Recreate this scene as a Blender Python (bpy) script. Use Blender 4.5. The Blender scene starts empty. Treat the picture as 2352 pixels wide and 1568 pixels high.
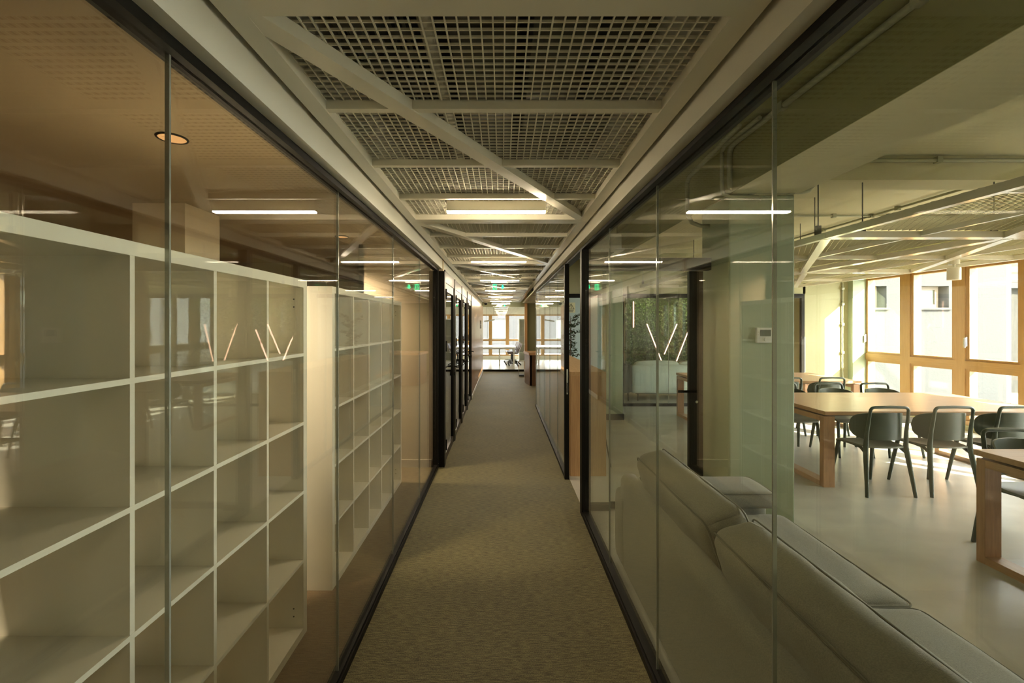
import bpy, math, random
from mathutils import Vector, Matrix, noise
random.seed(7)
SC = bpy.context.scene
COL = SC.collection
PI = math.pi
# ------------------------------------------------------------------ camera
cam_d = bpy.data.cameras.new('camera'); cam = bpy.data.objects.new('camera', cam_d); COL.objects.link(cam)
cam.location = (0, 0, 1.6); cam.rotation_euler = (PI/2, 0, 0)
cam_d.sensor_width = 36; cam_d.lens = 36*1010/2352; cam_d.shift_x = 23/2352; cam_d.shift_y = -39/2352
cam_d.clip_start = 0.02; cam_d.clip_end = 200
SC.camera = cam
# ------------------------------------------------------------------ light and exposure
SC.view_settings.view_transform = 'Standard'; SC.view_settings.look = 'None'
SC.view_settings.gamma = 1; SC.view_settings.use_curve_mapping = False
SC.view_settings.exposure = 2.4
W = bpy.data.worlds.new('world'); SC.world = W; W.use_nodes = True
wn = W.node_tree; wn.nodes.clear()
wo = wn.nodes.new('ShaderNodeOutputWorld'); wb = wn.nodes.new('ShaderNodeBackground')
wtc = wn.nodes.new('ShaderNodeTexCoord'); wsx = wn.nodes.new('ShaderNodeSeparateXYZ'); wr = wn.nodes.new('ShaderNodeValToRGB')
wr.color_ramp.elements[0].position = 0.0; wr.color_ramp.elements[0].color = (0.97, 0.97, 0.92, 1)
wr.color_ramp.elements[1].position = 0.9; wr.color_ramp.elements[1].color = (0.70, 0.78, 0.86, 1)
wn.links.new(wtc.outputs['Generated'], wsx.inputs[0]); wn.links.new(wsx.outputs['Z'], wr.inputs[0])
wn.links.new(wr.outputs[0], wb.inputs[0]); wb.inputs[1].default_value = 5.0
wn.links.new(wb.outputs[0], wo.inputs[0])
sd = bpy.data.lights.new('sun', 'SUN'); sd.energy = 12.0; sd.angle = math.radians(0.6); sd.color = (1.0, 0.9, 0.74)
sun = bpy.data.objects.new('sun', sd); COL.objects.link(sun)
sun.rotation_euler = Vector((-1, 1.0, -0.87)).to_track_quat('-Z', 'Y').to_euler()
WARM = (1.0, 0.80, 0.56)
LAMP = (1.0, 0.82, 0.56)
LAMP_STRENGTH = 30.0
DOWN_POWER = 55.0
for (px, py, pz, sx, sy, rot) in [(7.3, 3.0, 1.3, 11.0, 2.6, (0, PI/2, 0)), (0.3, 20.3, 1.15, 5.0, 2.0, (PI/2, 0, PI))]:
    pd = bpy.data.lights.new('window_portal', 'AREA'); pd.shape = 'RECTANGLE'
    pd.size, pd.size_y = (sy, sx) if rot[1] else (sx, sy)
    po = bpy.data.objects.new('window_portal', pd); COL.objects.link(po); po.location = (px, py, pz)
    po.rotation_euler = rot if rot[1] else (-PI/2, 0, 0)
    pd.cycles.is_portal = True
cy = SC.cycles
cy.max_bounces = 10; cy.diffuse_bounces = 4; cy.glossy_bounces = 5; cy.transparent_max_bounces = 28; cy.transmission_bounces = 4
cy.sample_clamp_indirect = 6.0; cy.caustics_reflective = False; cy.caustics_refractive = False
# ------------------------------------------------------------------ materials
MATS = {}
def mat(name, col, rough=0.6, metal=0.0, bump=0.0, bscale=200.0, spec=None, var=0.0, vscale=6.0, stretch=None, coat=0.0, emit=None, estr=0.0, sheen=0.0):
    m = bpy.data.materials.new(name); m.use_nodes = True; nt = m.node_tree; b = nt.nodes['Principled BSDF']
    b.inputs['Base Color'].default_value = (*col, 1); b.inputs['Roughness'].default_value = rough; b.inputs['Metallic'].default_value = metal
    if spec is not None: b.inputs['Specular IOR Level'].default_value = spec
    if coat: b.inputs['Coat Weight'].default_value = coat
    if sheen: b.inputs['Sheen Weight'].default_value = sheen
    if emit: b.inputs['Emission Color'].default_value = (*emit, 1); b.inputs['Emission Strength'].default_value = estr
    tc = nt.nodes.new('ShaderNodeTexCoord'); mp = nt.nodes.new('ShaderNodeMapping')
    nt.links.new(tc.outputs['Object'], mp.inputs[0])
    if stretch: mp.inputs['Scale'].default_value = stretch
    nz = nt.nodes.new('ShaderNodeTexNoise'); nz.inputs['Scale'].default_value = vscale; nz.inputs['Detail'].default_value = 6
    nt.links.new(mp.outputs[0], nz.inputs['Vector'])
    if var:
        r = nt.nodes.new('ShaderNodeValToRGB')
        r.color_ramp.elements[0].position = 0.3; r.color_ramp.elements[1].position = 0.7
        r.color_ramp.elements[0].color = (*[c*(1-var) for c in col], 1); r.color_ramp.elements[1].color = (*[min(1, c*(1+var)) for c in col], 1)
        nt.links.new(nz.outputs[0], r.inputs[0]); nt.links.new(r.outputs[0], b.inputs['Base Color'])
    if bump:
        n2 = nt.nodes.new('ShaderNodeTexNoise'); n2.inputs['Scale'].default_value = bscale; n2.inputs['Detail'].default_value = 3
        nt.links.new(tc.outputs['Object'], n2.inputs['Vector'])
        bp = nt.nodes.new('ShaderNodeBump'); bp.inputs['Strength'].default_value = bump; bp.inputs['Distance'].default_value = 0.004
        nt.links.new(n2.outputs[0], bp.inputs['Height']); nt.links.new(bp.outputs[0], b.inputs['Normal'])
    MATS[name] = m; return m
def wood(name, c1, c2, stretch, rough=0.4, scale=7.0, coat=0.0):
    m = bpy.data.materials.new(name); m.use_nodes = True; nt = m.node_tree; b = nt.nodes['Principled BSDF']
    tc = nt.nodes.new('ShaderNodeTexCoord'); mp = nt.nodes.new('ShaderNodeMapping'); mp.inputs['Scale'].default_value = stretch
    nt.links.new(tc.outputs['Object'], mp.inputs[0])
    nz = nt.nodes.new('ShaderNodeTexNoise'); nz.inputs['Scale'].default_value = scale; nz.inputs['Detail'].default_value = 8; nz.inputs['Roughness'].default_value = 0.65
    nz.inputs['Distortion'].default_value = 0.4
    nt.links.new(mp.outputs[0], nz.inputs['Vector'])
    r = nt.nodes.new('ShaderNodeValToRGB'); r.color_ramp.elements[0].position = 0.32; r.color_ramp.elements[1].position = 0.68
    r.color_ramp.elements[0].color = (*c1, 1); r.color_ramp.elements[1].color = (*c2, 1)
    nt.links.new(nz.outputs[0], r.inputs[0]); nt.links.new(r.outputs[0], b.inputs['Base Color'])
    bp = nt.nodes.new('ShaderNodeBump'); bp.inputs['Strength'].default_value = 0.12; bp.inputs['Distance'].default_value = 0.002
    nt.links.new(nz.outputs[0], bp.inputs['Height']); nt.links.new(bp.outputs[0], b.inputs['Normal'])
    b.inputs['Roughness'].default_value = rough
    if coat: b.inputs['Coat Weight'].default_value = coat
    MATS[name] = m; return m
def glassmat(name, tint, r0=0.045, gain=1.0):
    m = bpy.data.materials.new(name); m.use_nodes = True; nt = m.node_tree; nt.nodes.clear()
    o = nt.nodes.new('ShaderNodeOutputMaterial'); mx = nt.nodes.new('ShaderNodeMixShader')
    t = nt.nodes.new('ShaderNodeBsdfTransparent'); t.inputs[0].default_value = (*tint, 1)
    g = nt.nodes.new('ShaderNodeBsdfGlossy'); g.inputs['Roughness'].default_value = 0.0; g.inputs[0].default_value = (1, 1, 1, 1)
    lw = nt.nodes.new('ShaderNodeLayerWeight'); lw.inputs[0].default_value = 0.5
    p = nt.nodes.new('ShaderNodeMath'); p.operation = 'POWER'; p.inputs[1].default_value = 5.0
    q = nt.nodes.new('ShaderNodeMath'); q.operation = 'MULTIPLY_ADD'; q.inputs[1].default_value = 1-r0; q.inputs[2].default_value = r0
    nt.links.new(lw.outputs['Facing'], p.inputs[0]); nt.links.new(p.outputs[0], q.inputs[0])
    nt.links.new(q.outputs[0], mx.inputs[0]); nt.links.new(t.outputs[0], mx.inputs[1]); nt.links.new(g.outputs[0], mx.inputs[2])
    nt.links.new(mx.outputs[0], o.inputs[0]); MATS[name] = m; return m
def emis(name, col, s):
    m = bpy.data.materials.new(name); m.use_nodes = True; nt = m.node_tree; nt.nodes.clear()
    o = nt.nodes.new('ShaderNodeOutputMaterial'); e = nt.nodes.new('ShaderNodeEmission'); e.inputs[0].default_value = (*col, 1); e.inputs[1].default_value = s
    nt.links.new(e.outputs[0], o.inputs[0]); MATS[name] = m; return m
def carpetmat(name, c1, c2, c3):
    m = bpy.data.materials.new(name); m.use_nodes = True; nt = m.node_tree; b = nt.nodes['Principled BSDF']; L = nt.links.new
    tc = nt.nodes.new('ShaderNodeTexCoord')
    def nz(sc, s, det=2):
        mp = nt.nodes.new('ShaderNodeMapping'); mp.inputs['Scale'].default_value = sc; L(tc.outputs['Object'], mp.inputs[0])
        n = nt.nodes.new('ShaderNodeTexNoise'); n.inputs['Scale'].default_value = s; n.inputs['Detail'].default_value = det; L(mp.outputs[0], n.inputs['Vector']); return n
    a = nz((0.22, 1.6, 1), 95, 3); c = nz((1.3, 0.5, 1), 240, 2); d = nz((1, 1, 1), 2.2, 4)
    r = nt.nodes.new('ShaderNodeValToRGB'); r.color_ramp.elements[0].position = 0.40; r.color_ramp.elements[1].position = 0.62
    r.color_ramp.elements[0].color = (*c1, 1); r.color_ramp.elements[1].color = (*c2, 1)
    ad = nt.nodes.new('ShaderNodeMath'); ad.operation = 'ADD'; L(a.outputs[0], ad.inputs[0]); L(c.outputs[0], ad.inputs[1])
    ml = nt.nodes.new('ShaderNodeMath'); ml.operation = 'MULTIPLY'; ml.inputs[1].default_value = 0.5; L(ad.outputs[0], ml.inputs[0]); L(ml.outputs[0], r.inputs[0])
    mx = nt.nodes.new('ShaderNodeMix'); mx.data_type = 'RGBA'; mx.inputs[0].default_value = 0.3
    r2 = nt.nodes.new('ShaderNodeValToRGB'); r2.color_ramp.elements[0].color = (*c1, 1); r2.color_ramp.elements[1].color = (*c3, 1); r2.color_ramp.elements[0].position = .3; r2.color_ramp.elements[1].position = .7
    L(d.outputs[0], r2.inputs[0]); L(r.outputs[0], mx.inputs[6]); L(r2.outputs[0], mx.inputs[7]); L(mx.outputs[2], b.inputs['Base Color'])
    bp = nt.nodes.new('ShaderNodeBump'); bp.inputs['Strength'].default_value = 0.6; bp.inputs['Distance'].default_value = 0.003
    L(ml.outputs[0], bp.inputs['Height']); L(bp.outputs[0], b.inputs['Normal'])
    b.inputs['Roughness'].default_value = 0.66; b.inputs['Specular IOR Level'].default_value = 0.35; b.inputs['Sheen Weight'].default_value = 0.08; b.inputs['Sheen Roughness'].default_value = 0.5
    MATS[name] = m; return m

mat('white_lacquer', (0.76, 0.73, 0.60), 0.2)
mat('bulkhead_paint', (0.66, 0.64, 0.54), 0.6, bump=0.1, bscale=60)
mat('wire_white', (0.74, 0.71, 0.58), 0.6, spec=0.2)
mat('plenum', (0.02, 0.02, 0.016), 0.9)
mat('duct_grey', (0.075, 0.075, 0.055), 0.6, var=0.15)
mat('zinc', (0.11, 0.11, 0.09), 0.6, metal=0.2, var=0.15)
mat('black_metal', (0.008, 0.007, 0.005), 0.5, spec=0.14)
mat('bronze_metal', (0.045, 0.035, 0.024), 0.36, spec=0.4)
mat('dark_door', (0.022, 0.018, 0.012), 0.5)
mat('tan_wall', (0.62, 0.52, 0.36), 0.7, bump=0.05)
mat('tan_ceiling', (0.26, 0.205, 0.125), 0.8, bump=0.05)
mat('shelf_white', (0.80, 0.78, 0.66), 0.4)
mat('shelf_edge', (0.80, 0.86, 0.78), 0.4)
mat('olive_paint', (0.42, 0.41, 0.24), 0.7, bump=0.06, bscale=90)
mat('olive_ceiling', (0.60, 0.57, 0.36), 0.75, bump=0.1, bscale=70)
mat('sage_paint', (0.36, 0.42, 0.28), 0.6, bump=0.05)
mat('olive_shaded', (0.31, 0.30, 0.13), 0.75, bump=0.1, bscale=70)  # olive paint with the shade of the corridor-side bay put into its colour
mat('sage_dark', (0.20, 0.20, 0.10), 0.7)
mat('conduit', (0.38, 0.38, 0.25), 0.4)
mat('resin_floor', (0.46, 0.44, 0.38), 0.30, var=0.12, vscale=2.2, bump=0.03, bscale=6, stretch=(1, 1.8, 1))
mat('pale_floor', (0.55, 0.50, 0.40), 0.25)
mat('raft_white', (0.80, 0.76, 0.64), 0.18)
mat('green_plastic', (0.036, 0.052, 0.030), 0.38)
mat('green_seat', (0.16, 0.16, 0.12), 0.45)
mat('sofa_fabric', (0.25, 0.235, 0.175), 0.9, bump=0.5, bscale=500, var=0.18, vscale=260, sheen=0.2)
mat('sofa_piping', (0.17, 0.16, 0.12), 0.9)  # sofa cloth, darkened to put in the shade along the seams
mat('pale_fabric', (0.50, 0.56, 0.50), 0.9, bump=0.3, bscale=300)
mat('dark_fabric', (0.07, 0.065, 0.045), 0.9)
mat('plastic_white', (0.80, 0.80, 0.74), 0.4)
mat('screen_grey', (0.10, 0.12, 0.09), 0.2)
mat('chrome', (0.7, 0.7, 0.66), 0.15, metal=1.0)
mat('joint_clear', (0.42, 0.44, 0.38), 0.12, metal=0.5)
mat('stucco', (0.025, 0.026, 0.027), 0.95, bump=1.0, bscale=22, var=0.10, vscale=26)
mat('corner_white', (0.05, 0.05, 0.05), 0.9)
mat('concrete', (0.019, 0.0175, 0.0145), 0.95, var=0.35, vscale=9, bump=0.5, bscale=30, stretch=(2, 2, .5))
mat('roof_tile', (0.035, 0.012, 0.006), 0.8, var=0.3, vscale=20)
mat('exterior_ground', (0.25, 0.24, 0.21), 0.9)
mat('hole_dark', (0.02, 0.02, 0.02), 0.8)
mat('leaf_green', (0.07, 0.12, 0.025), 0.55, var=0.5, vscale=12)
mat('leaf_dark', (0.035, 0.055, 0.02), 0.6, var=0.4, vscale=14)
mat('moss_board', (0.03, 0.045, 0.018), 0.9, var=0.5, vscale=9)
mat('bark', (0.12, 0.08, 0.05), 0.9)
mat('brown_shell', (0.12, 0.065, 0.036), 0.5)
mat('meeting_white', (0.80, 0.78, 0.72), 0.35)
mat('sign_paper', (0.62, 0.60, 0.36), 0.6)
mat('pale_blue', (0.42, 0.52, 0.50), 0.35)
mat('baseboard', (0.62, 0.56, 0.44), 0.5)
wood('oak_x', (0.36, 0.19, 0.085), (0.50, 0.29, 0.14), (0.7, 9, 9), 0.33)
wood('oak_y', (0.36, 0.19, 0.085), (0.50, 0.29, 0.14), (9, 0.7, 9), 0.33)
wood('oak_z', (0.32, 0.16, 0.07), (0.46, 0.25, 0.115), (9, 9, 0.7), 0.38)
wood('counter_z', (0.46, 0.25, 0.10), (0.60, 0.36, 0.16), (10, 10, 0.5), 0.4)
wood('counter_y', (0.50, 0.29, 0.12), (0.64, 0.40, 0.19), (10, 0.5, 10), 0.4)
wood('veneer', (0.27, 0.14, 0.05), (0.36, 0.20, 0.08), (8, 8, 0.4), 0.30)
wood('walnut_desk', (0.10, 0.042, 0.016), (0.16, 0.075, 0.03), (8, 8, 0.6), 0.35)
wood('pine_z', (0.38, 0.205, 0.06), (0.47, 0.27, 0.09), (9, 9, 0.5), 0.4)
wood('neighbour_pine', (0.07, 0.05, 0.028), (0.09, 0.062, 0.034), (9, 9, 0.5), 0.5)
wood('pine_y', (0.38, 0.205, 0.06), (0.47, 0.27, 0.09), (9, 0.5, 9), 0.4)
glassmat('glass_left', (0.985, 0.985, 0.965), 0.06)
glassmat('glass_right', (0.965, 0.985, 0.955), 0.038)
glassmat('glass_clear', (0.985, 0.99, 0.985), 0.04)
glassmat('glass_dark', (0.62, 0.62, 0.60), 0.07)
emis('lamp_glow', LAMP, LAMP_STRENGTH)
emis('neon_glow', (1.0, 0.55, 0.38), 2.2)
emis('down_glow', (1.0, 0.50, 0.17), 0.17)
emis('raft_glow', (1.0, 0.93, 0.82), 3.0)
emis('exit_green', (0.03, 0.75, 0.25), 0.7)
carpetmat('carpet', (0.040, 0.032, 0.009), (0.230, 0.198, 0.080), (0.125, 0.106, 0.040))
carpetmat('carpet_brown', (0.12, 0.075, 0.035), (0.20, 0.135, 0.07), (0.17, 0.11, 0.055))

# ------------------------------------------------------------------ mesh helpers
class MB:
    def __init__(s): s.v = []; s.f = []; s.sm = []
    def add(s, vs, fs, smooth=False):
        n = len(s.v); s.v += [tuple(p) for p in vs]; s.f += [tuple(i+n for i in f) for f in fs]; s.sm += [smooth]*len(fs); return s
    def box(s, x0, x1, y0, y1, z0, z1):
        if x0 > x1: x0, x1 = x1, x0
        if y0 > y1: y0, y1 = y1, y0
        if z0 > z1: z0, z1 = z1, z0
        return s.add([(x0,y0,z0),(x1,y0,z0),(x1,y1,z0),(x0,y1,z0),(x0,y0,z1),(x1,y0,z1),(x1,y1,z1),(x0,y1,z1)],
                     [(0,3,2,1),(4,5,6,7),(0,1,5,4),(1,2,6,5),(2,3,7,6),(3,0,4,7)])
    def bbox(s, x0, x1, y0, y1, z0, z1, b=0.004):
        if x0 > x1: x0, x1 = x1, x0
        if y0 > y1: y0, y1 = y1, y0
        if z0 > z1: z0, z1 = z1, z0
        import bmesh
        bm = bmesh.new(); bmesh.ops.create_cube(bm, size=1)
        for v in bm.verts: v.co = Vector(((x0+x1)/2+v.co.x*(x1-x0), (y0+y1)/2+v.co.y*(y1-y0), (z0+z1)/2+v.co.z*(z1-z0)))
        bmesh.ops.bevel(bm, geom=list(bm.edges), offset=b, segments=2, affect='EDGES', profile=0.6)
        bm.verts.index_update(); s.add([v.co[:] for v in bm.verts], [[v.index for v in f.verts] for f in bm.faces]); bm.free(); return s
    def bar(s, p, q, w, h, up=(0, 0, 1)):
        p = Vector(p); q = Vector(q); d = (q-p).normalized(); u = Vector(up); r = d.cross(u).normalized(); u = r.cross(d).normalized()
        vs = []
        for c in (p, q):
            for a, b in ((-1,-1),(1,-1),(1,1),(-1,1)): vs.append(c + r*(a*w/2) + u*(b*h/2))
        return s.add(vs, [(0,1,2,3),(7,6,5,4),(0,4,5,1),(1,5,6,2),(2,6,7,3),(3,7,4,0)])
    def tube(s, pts, r, n=10, closed=False, flat=1.0):
        pts = [Vector(p) for p in pts]; N = len(pts)
        rs = r if isinstance(r, (list, tuple)) else [r]*N
        prev = None; rings = []
        for i, p in enumerate(pts):
            if closed: t = pts[(i+1) % N]-pts[i-1]
            else: t = pts[min(i+1, N-1)]-pts[max(i-1, 0)]
            t.normalize()
            if prev is None:
                a = Vector((0, 0, 1)) if abs(t.z) < 0.9 else Vector((1, 0, 0)); u = t.cross(a).normalized()
            else: u = (prev - t*prev.dot(t)).normalized()
            prev = u; w = t.cross(u)
            rings.append([p + (u*math.cos(2*PI*k/n) + w*math.sin(2*PI*k/n)*flat)*rs[i] for k in range(n)])
        vs = [v for rg in rings for v in rg]; fs = []
        M = N if closed else N-1
        for i in range(M):
            j = (i+1) % N
            for k in range(n): fs.append((i*n+k, i*n+(k+1) % n, j*n+(k+1) % n, j*n+k))
        if not closed: fs += [tuple(range(n-1, -1, -1)), tuple((N-1)*n+k for k in range(n))]
        return s.add(vs, fs, True)
    def lathe(s, prof, c=(0, 0, 0), n=24):
        vs = []; fs = []
        for r, z in prof:
            for k in range(n): a = 2*PI*k/n; vs.append((c[0]+r*math.cos(a), c[1]+r*math.sin(a), c[2]+z))
        for i in range(len(prof)-1):
            for k in range(n): fs.append((i*n+k, i*n+(k+1) % n, (i+1)*n+(k+1) % n, (i+1)*n+k))
        fs += [tuple(range(n-1, -1, -1)), tuple((len(prof)-1)*n+k for k in range(n))]
        return s.add(vs, fs, True)
    def surf(s, P, nu, nv, th):
        """solid sheet from P(u,v)->(point, normal), thickness th"""
        vs = []; fs = []; n = (nu+1)*(nv+1)
        for side in (0, 1):
            for i in range(nu+1):
                for j in range(nv+1):
                    p, nn = P(i/nu, j/nv); vs.append(Vector(p)+Vector(nn).normalized()*(th*(0.5-side)))
        I = lambda sd, i, j: sd*n+i*(nv+1)+j
        for i in range(nu):
            for j in range(nv):
                fs.append((I(0,i,j), I(0,i+1,j), I(0,i+1,j+1), I(0,i,j+1))); fs.append((I(1,i,j), I(1,i,j+1), I(1,i+1,j+1), I(1,i+1,j)))
        for i in range(nu):
            fs.append((I(0,i,0), I(1,i,0), I(1,i+1,0), I(0,i+1,0))); fs.append((I(0,i,nv), I(0,i+1,nv), I(1,i+1,nv), I(1,i,nv)))
        for j in range(nv):
            fs.append((I(0,0,j), I(0,0,j+1), I(1,0,j+1), I(1,0,j))); fs.append((I(0,nu,j), I(1,nu,j), I(1,nu,j+1), I(0,nu,j+1)))
        return s.add(vs, fs, True)
    def xf(s, M):
        s.v = [tuple(M @ Vector(p)) for p in s.v]; return s
def obj(name, mb, m, parent=None, world=False, kind=None, label=None):
    me = bpy.data.meshes.new(name)
    vs = mb.v
    if parent is not None and world:
        L = parent['_l']; vs = [(v[0]-L[0], v[1]-L[1], v[2]-L[2]) for v in vs]
    me.from_pydata(vs, [], mb.f); me.update()
    if any(mb.sm):
        me.polygons.foreach_set('use_smooth', mb.sm)
        me.set_sharp_from_angle(angle=math.radians(40))
    me.materials.append(MATS[m])
    o = bpy.data.objects.new(name, me); COL.objects.link(o)
    if parent is not None:
        o.parent = parent
        if '_l' in parent: o['_l'] = list(parent['_l'])
    if kind: o['kind'] = kind
    if label: o['label'] = label
    return o
def B(*a): return MB().box(*a)
def BB(*a, **k): return MB().bbox(*a, **k)
ROOTS = []
def thing(name, label, cat, loc=(0, 0, 0), rz=0, group=None, kind=None):
    o = bpy.data.objects.new(name, None); COL.objects.link(o); o.location = loc; o.rotation_euler = (0, 0, rz)
    o['_l'] = list(loc); ROOTS.append(o)
    if label: o['label'] = label
    if cat: o['category'] = cat
    if group: o['group'] = group
    if kind: o['kind'] = kind
    return o
def tag(o, label, cat, group=None):
    o['label'] = label; o['category'] = cat
    if group: o['group'] = group
    return o
def struct(name, mb, m, label=None):
    o = obj(name, mb, m, kind='structure')
    if label: o['label'] = label
    return o
def dup(root, loc, rz, label, group=None):
    r = root.copy(); COL.objects.link(r); r.location = loc; r.rotation_euler = (0, 0, rz); r['label'] = label
    if group: r['group'] = group
    for ch in list(root.children):
        c = ch.copy(); COL.objects.link(c); c.parent = r
        for g in list(ch.children):
            d = g.copy(); COL.objects.link(d); d.parent = c
    return r
def arc(c, r, a0, a1, n, ax='xz'):
    out = []
    for i in range(n+1):
        a = math.radians(a0+(a1-a0)*i/n); p, q = r*math.cos(a), r*math.sin(a)
        out.append({'xz': (c[0]+p, c[1], c[2]+q), 'yz': (c[0], c[1]+p, c[2]+q), 'xy': (c[0]+p, c[1]+q, c[2])}[ax])
    return out

# ------------------------------------------------------------------ floors
Y0 = -2.5
fl = MB().box(-0.765, 0.70, Y0, 8.64, -0.05, 0).box(-0.765, 2.3, 8.64, 14.96, -0.05, 0)
struct('floor', fl, 'carpet', 'olive brown woven carpet running down the corridor')
struct('floor_left', B(-7, -0.765, Y0, 9.3, -0.05, 0), 'carpet_brown')
struct('floor_right', B(0.70, 7.06, Y0, 8.62, -0.05, 0), 'resin_floor', 'smooth grey resin floor of the dining room')
struct('floor_lounge', B(2.3, 7.06, 8.64, 12.4, -0.05, 0), 'resin_floor')
struct('floor_meeting', B(-3, 4.5, 14.97, 20.25, -0.05, 0), 'pale_floor')
# ------------------------------------------------------------------ ceilings, slabs and beams
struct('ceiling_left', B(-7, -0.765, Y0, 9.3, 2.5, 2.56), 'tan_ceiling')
struct('ceiling', B(-0.765, 0.70, Y0, 14.96, 3.05, 3.15), 'plenum', 'dark slab above the corridor mesh panels')
struct('ceiling_right', B(1.78, 7.06, Y0, 8.7, 3.0, 3.1), 'olive_ceiling')
struct('ceiling_right_strip', B(0.70, 1.78, Y0, 8.7, 3.0, 3.1), 'olive_shaded')  # darker olive paints in the shade over this bay
struct('ceiling_lounge', B(2.3, 7.06, 8.7, 12.4, 2.62, 2.7), 'olive_ceiling')
struct('ceiling_reception', B(0.70, 2.3, 8.7, 14.96, 2.75, 2.85), 'plenum')
struct('ceiling_meeting', B(-3, 4.5, 14.97, 20.25, 2.42, 2.5), 'bulkhead_paint')
struct('trim_7', B(1.775, 1.78, Y0, 8.62, 2.62, 3.0), 'olive_shaded', 'side of the long olive ceiling beam facing the corridor, shade painted in')  # thin skin that carries the beam side's shade as colour
struct('trim_1', B(1.78, 2.31, Y0, 8.62, 2.62, 3.0), 'olive_ceiling', 'olive concrete ceiling beam along the dining room')
struct('trim_2', B(2.31, 7.06, 3.65, 3.92, 2.80, 3.0), 'olive_ceiling', 'olive concrete cross beam over the tables')
struct('trim_3', B(-0.765, -0.67, Y0, 14.96, 2.222, 3.05), 'bulkhead_paint', 'white plaster bulkhead above the corridor glazing with shelves behind')
struct('trim_4', B(0.62, 0.74, Y0, 8.64, 2.246, 3.05), 'bulkhead_paint', 'white plaster bulkhead above the dining room glazing')
struct('wall_back_corridor', B(-7, 7.06, Y0-0.1, Y0, 0, 3.1), 'bulkhead_paint')
# columns
struct('column_right', BB(1.79, 2.31, 3.47, 3.94, 0, 2.62, b=0.012), 'sage_paint', 'sage green column carrying the white thermostat')
c2 = thing('column_far', 'slim sage green column with black foot near the glazed lounge wall', None, (1.9, 7.5, 0), kind='structure')
obj('shaft', BB(1.75, 2.03, 7.38, 7.68, 0.10, 2.62, b=0.01), 'sage_paint', c2, True)
obj('foot', B(1.735, 2.045, 7.365, 7.695, 0, 0.10), 'black_metal', c2, True)
struct('column_left', B(-2.74, -2.35, 3.26, 3.66, 0, 2.5), 'tan_wall', 'tan square column behind the nearer cube shelf')
# ------------------------------------------------------------------ left room walls
struct('wall_left', B(-7.1, -7, Y0, 9.3, 0, 2.5), 'tan_wall')
struct('wall_left_far', MB().box(-7, -1.61, 9.2, 9.3, 0, 2.5).box(-1.61, -1.55, 4.94, 9.3, 0, 2.5).box(-1.61, -0.66, 4.94, 5.0, 0, 2.5), 'tan_wall')
struct('baseboard_left', B(-1.60, -0.79, 4.925, 4.94, 0, 0.085), 'baseboard')
# beam crossing left room
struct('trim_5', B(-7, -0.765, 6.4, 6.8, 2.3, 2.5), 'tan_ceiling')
# ------------------------------------------------------------------ corridor glazing, left
gl = thing('wall_glass_left', 'long frameless glass wall with black rails in front of the cube shelves', None, (-0.737, 0, 0), kind='structure')
obj('head_rail', B(-0.765, -0.71, Y0, 4.97, 2.195, 2.222), 'black_metal', gl, True)
obj('floor_rail', MB().box(-0.765, -0.71, Y0, 4.97, 0, 0.035).box(-0.758, -0.717, Y0, 4.97, 0.035, 0.05), 'black_metal', gl, True)
obj('end_post', MB().box(-0.765, -0.71, 4.86, 4.97, 0.05, 2.195), 'black_metal', gl, True)
js = [-2.49, -1.03, -0.03, 0.97, 1.97, 2.97, 3.93, 4.86]
for a, b in zip(js[:-1], js[1:]):
    obj('pane', B(-0.742, -0.732, a+0.003, b-0.003, 0.05, 2.195), 'glass_left', gl, True)
for j in js[1:-1]:
    obj('joint_strip', B(-0.742, -0.732, j-0.0028, j+0.0028, 0.05, 2.195), 'joint_clear', gl, True)
# ------------------------------------------------------------------ corridor glazing, right
gr = thing('wall_glass_right', 'long frameless glass wall with black rails beside the grey sofa', None, (0.70, 0, 0), kind='structure')
obj('head_rail', B(0.667, 0.737, Y0, 8.64, 2.225, 2.246), 'black_metal', gr, True)
obj('floor_rail', MB().box(0.667, 0.737, Y0, 3.68, 0, 0.035).box(0.677, 0.727, Y0, 3.68, 0.035, 0.05), 'black_metal', gr, True)
obj('floor_rail', MB().box(0.651, 0.70, 4.60, 8.64, 0, 0.035), 'black_metal', gr, True)
obj('post', B(0.665, 0.74, 3.67, 3.75, 0, 2.225), 'black_metal', gr, True)
js = [-2.49, -0.60, 0.27, 1.13, 1.98, 2.86, 3.67]
for a, b in zip(js[:-1], js[1:]):
    obj('pane', B(0.695, 0.705, a+0.003, b-0.003, 0.05, 2.225), 'glass_right', gr, True)
for j in js[1:-1]:
    obj('joint_strip', B(0.695, 0.705, j-0.0028, j+0.0028, 0.05, 2.225), 'joint_clear', gr, True)
js = [4.60, 5.34, 6.2, 7.0, 7.85, 8.62]
for a, b in zip(js[:-1], js[1:]):
    obj('pane', B(0.671, 0.679, a+0.003, b-0.003, 0.035, 2.225), 'glass_right', gr, True)
for j in js[1:-1]:
    obj('joint_strip', B(0.670, 0.680, j-0.003, j+0.003, 0.035, 2.225), 'joint_clear', gr, True)
obj('end_strip', B(0.665, 0.685, 8.62, 8.64, 0.035, 2.225), 'joint_clear', gr, True)
# sliding door parked in the opening
dr = thing('door_1', 'black framed sliding glass door edge beside the oak bar counter', None, (0.67, 4.55, 0), kind='structure')
obj('stile', B(0.648, 0.694, 4.54, 4.60, 0, 2.225), 'black_metal', dr, True)
lk = obj('lock_plate', BB(0.664, 0.682, 4.535, 4.541, 0.88, 1.14, b=0.002), 'chrome', dr, True)
obj('finger_slot', B(0.668, 0.678, 4.531, 4.536, 0.90, 1.00), 'hole_dark', lk, True)
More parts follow.
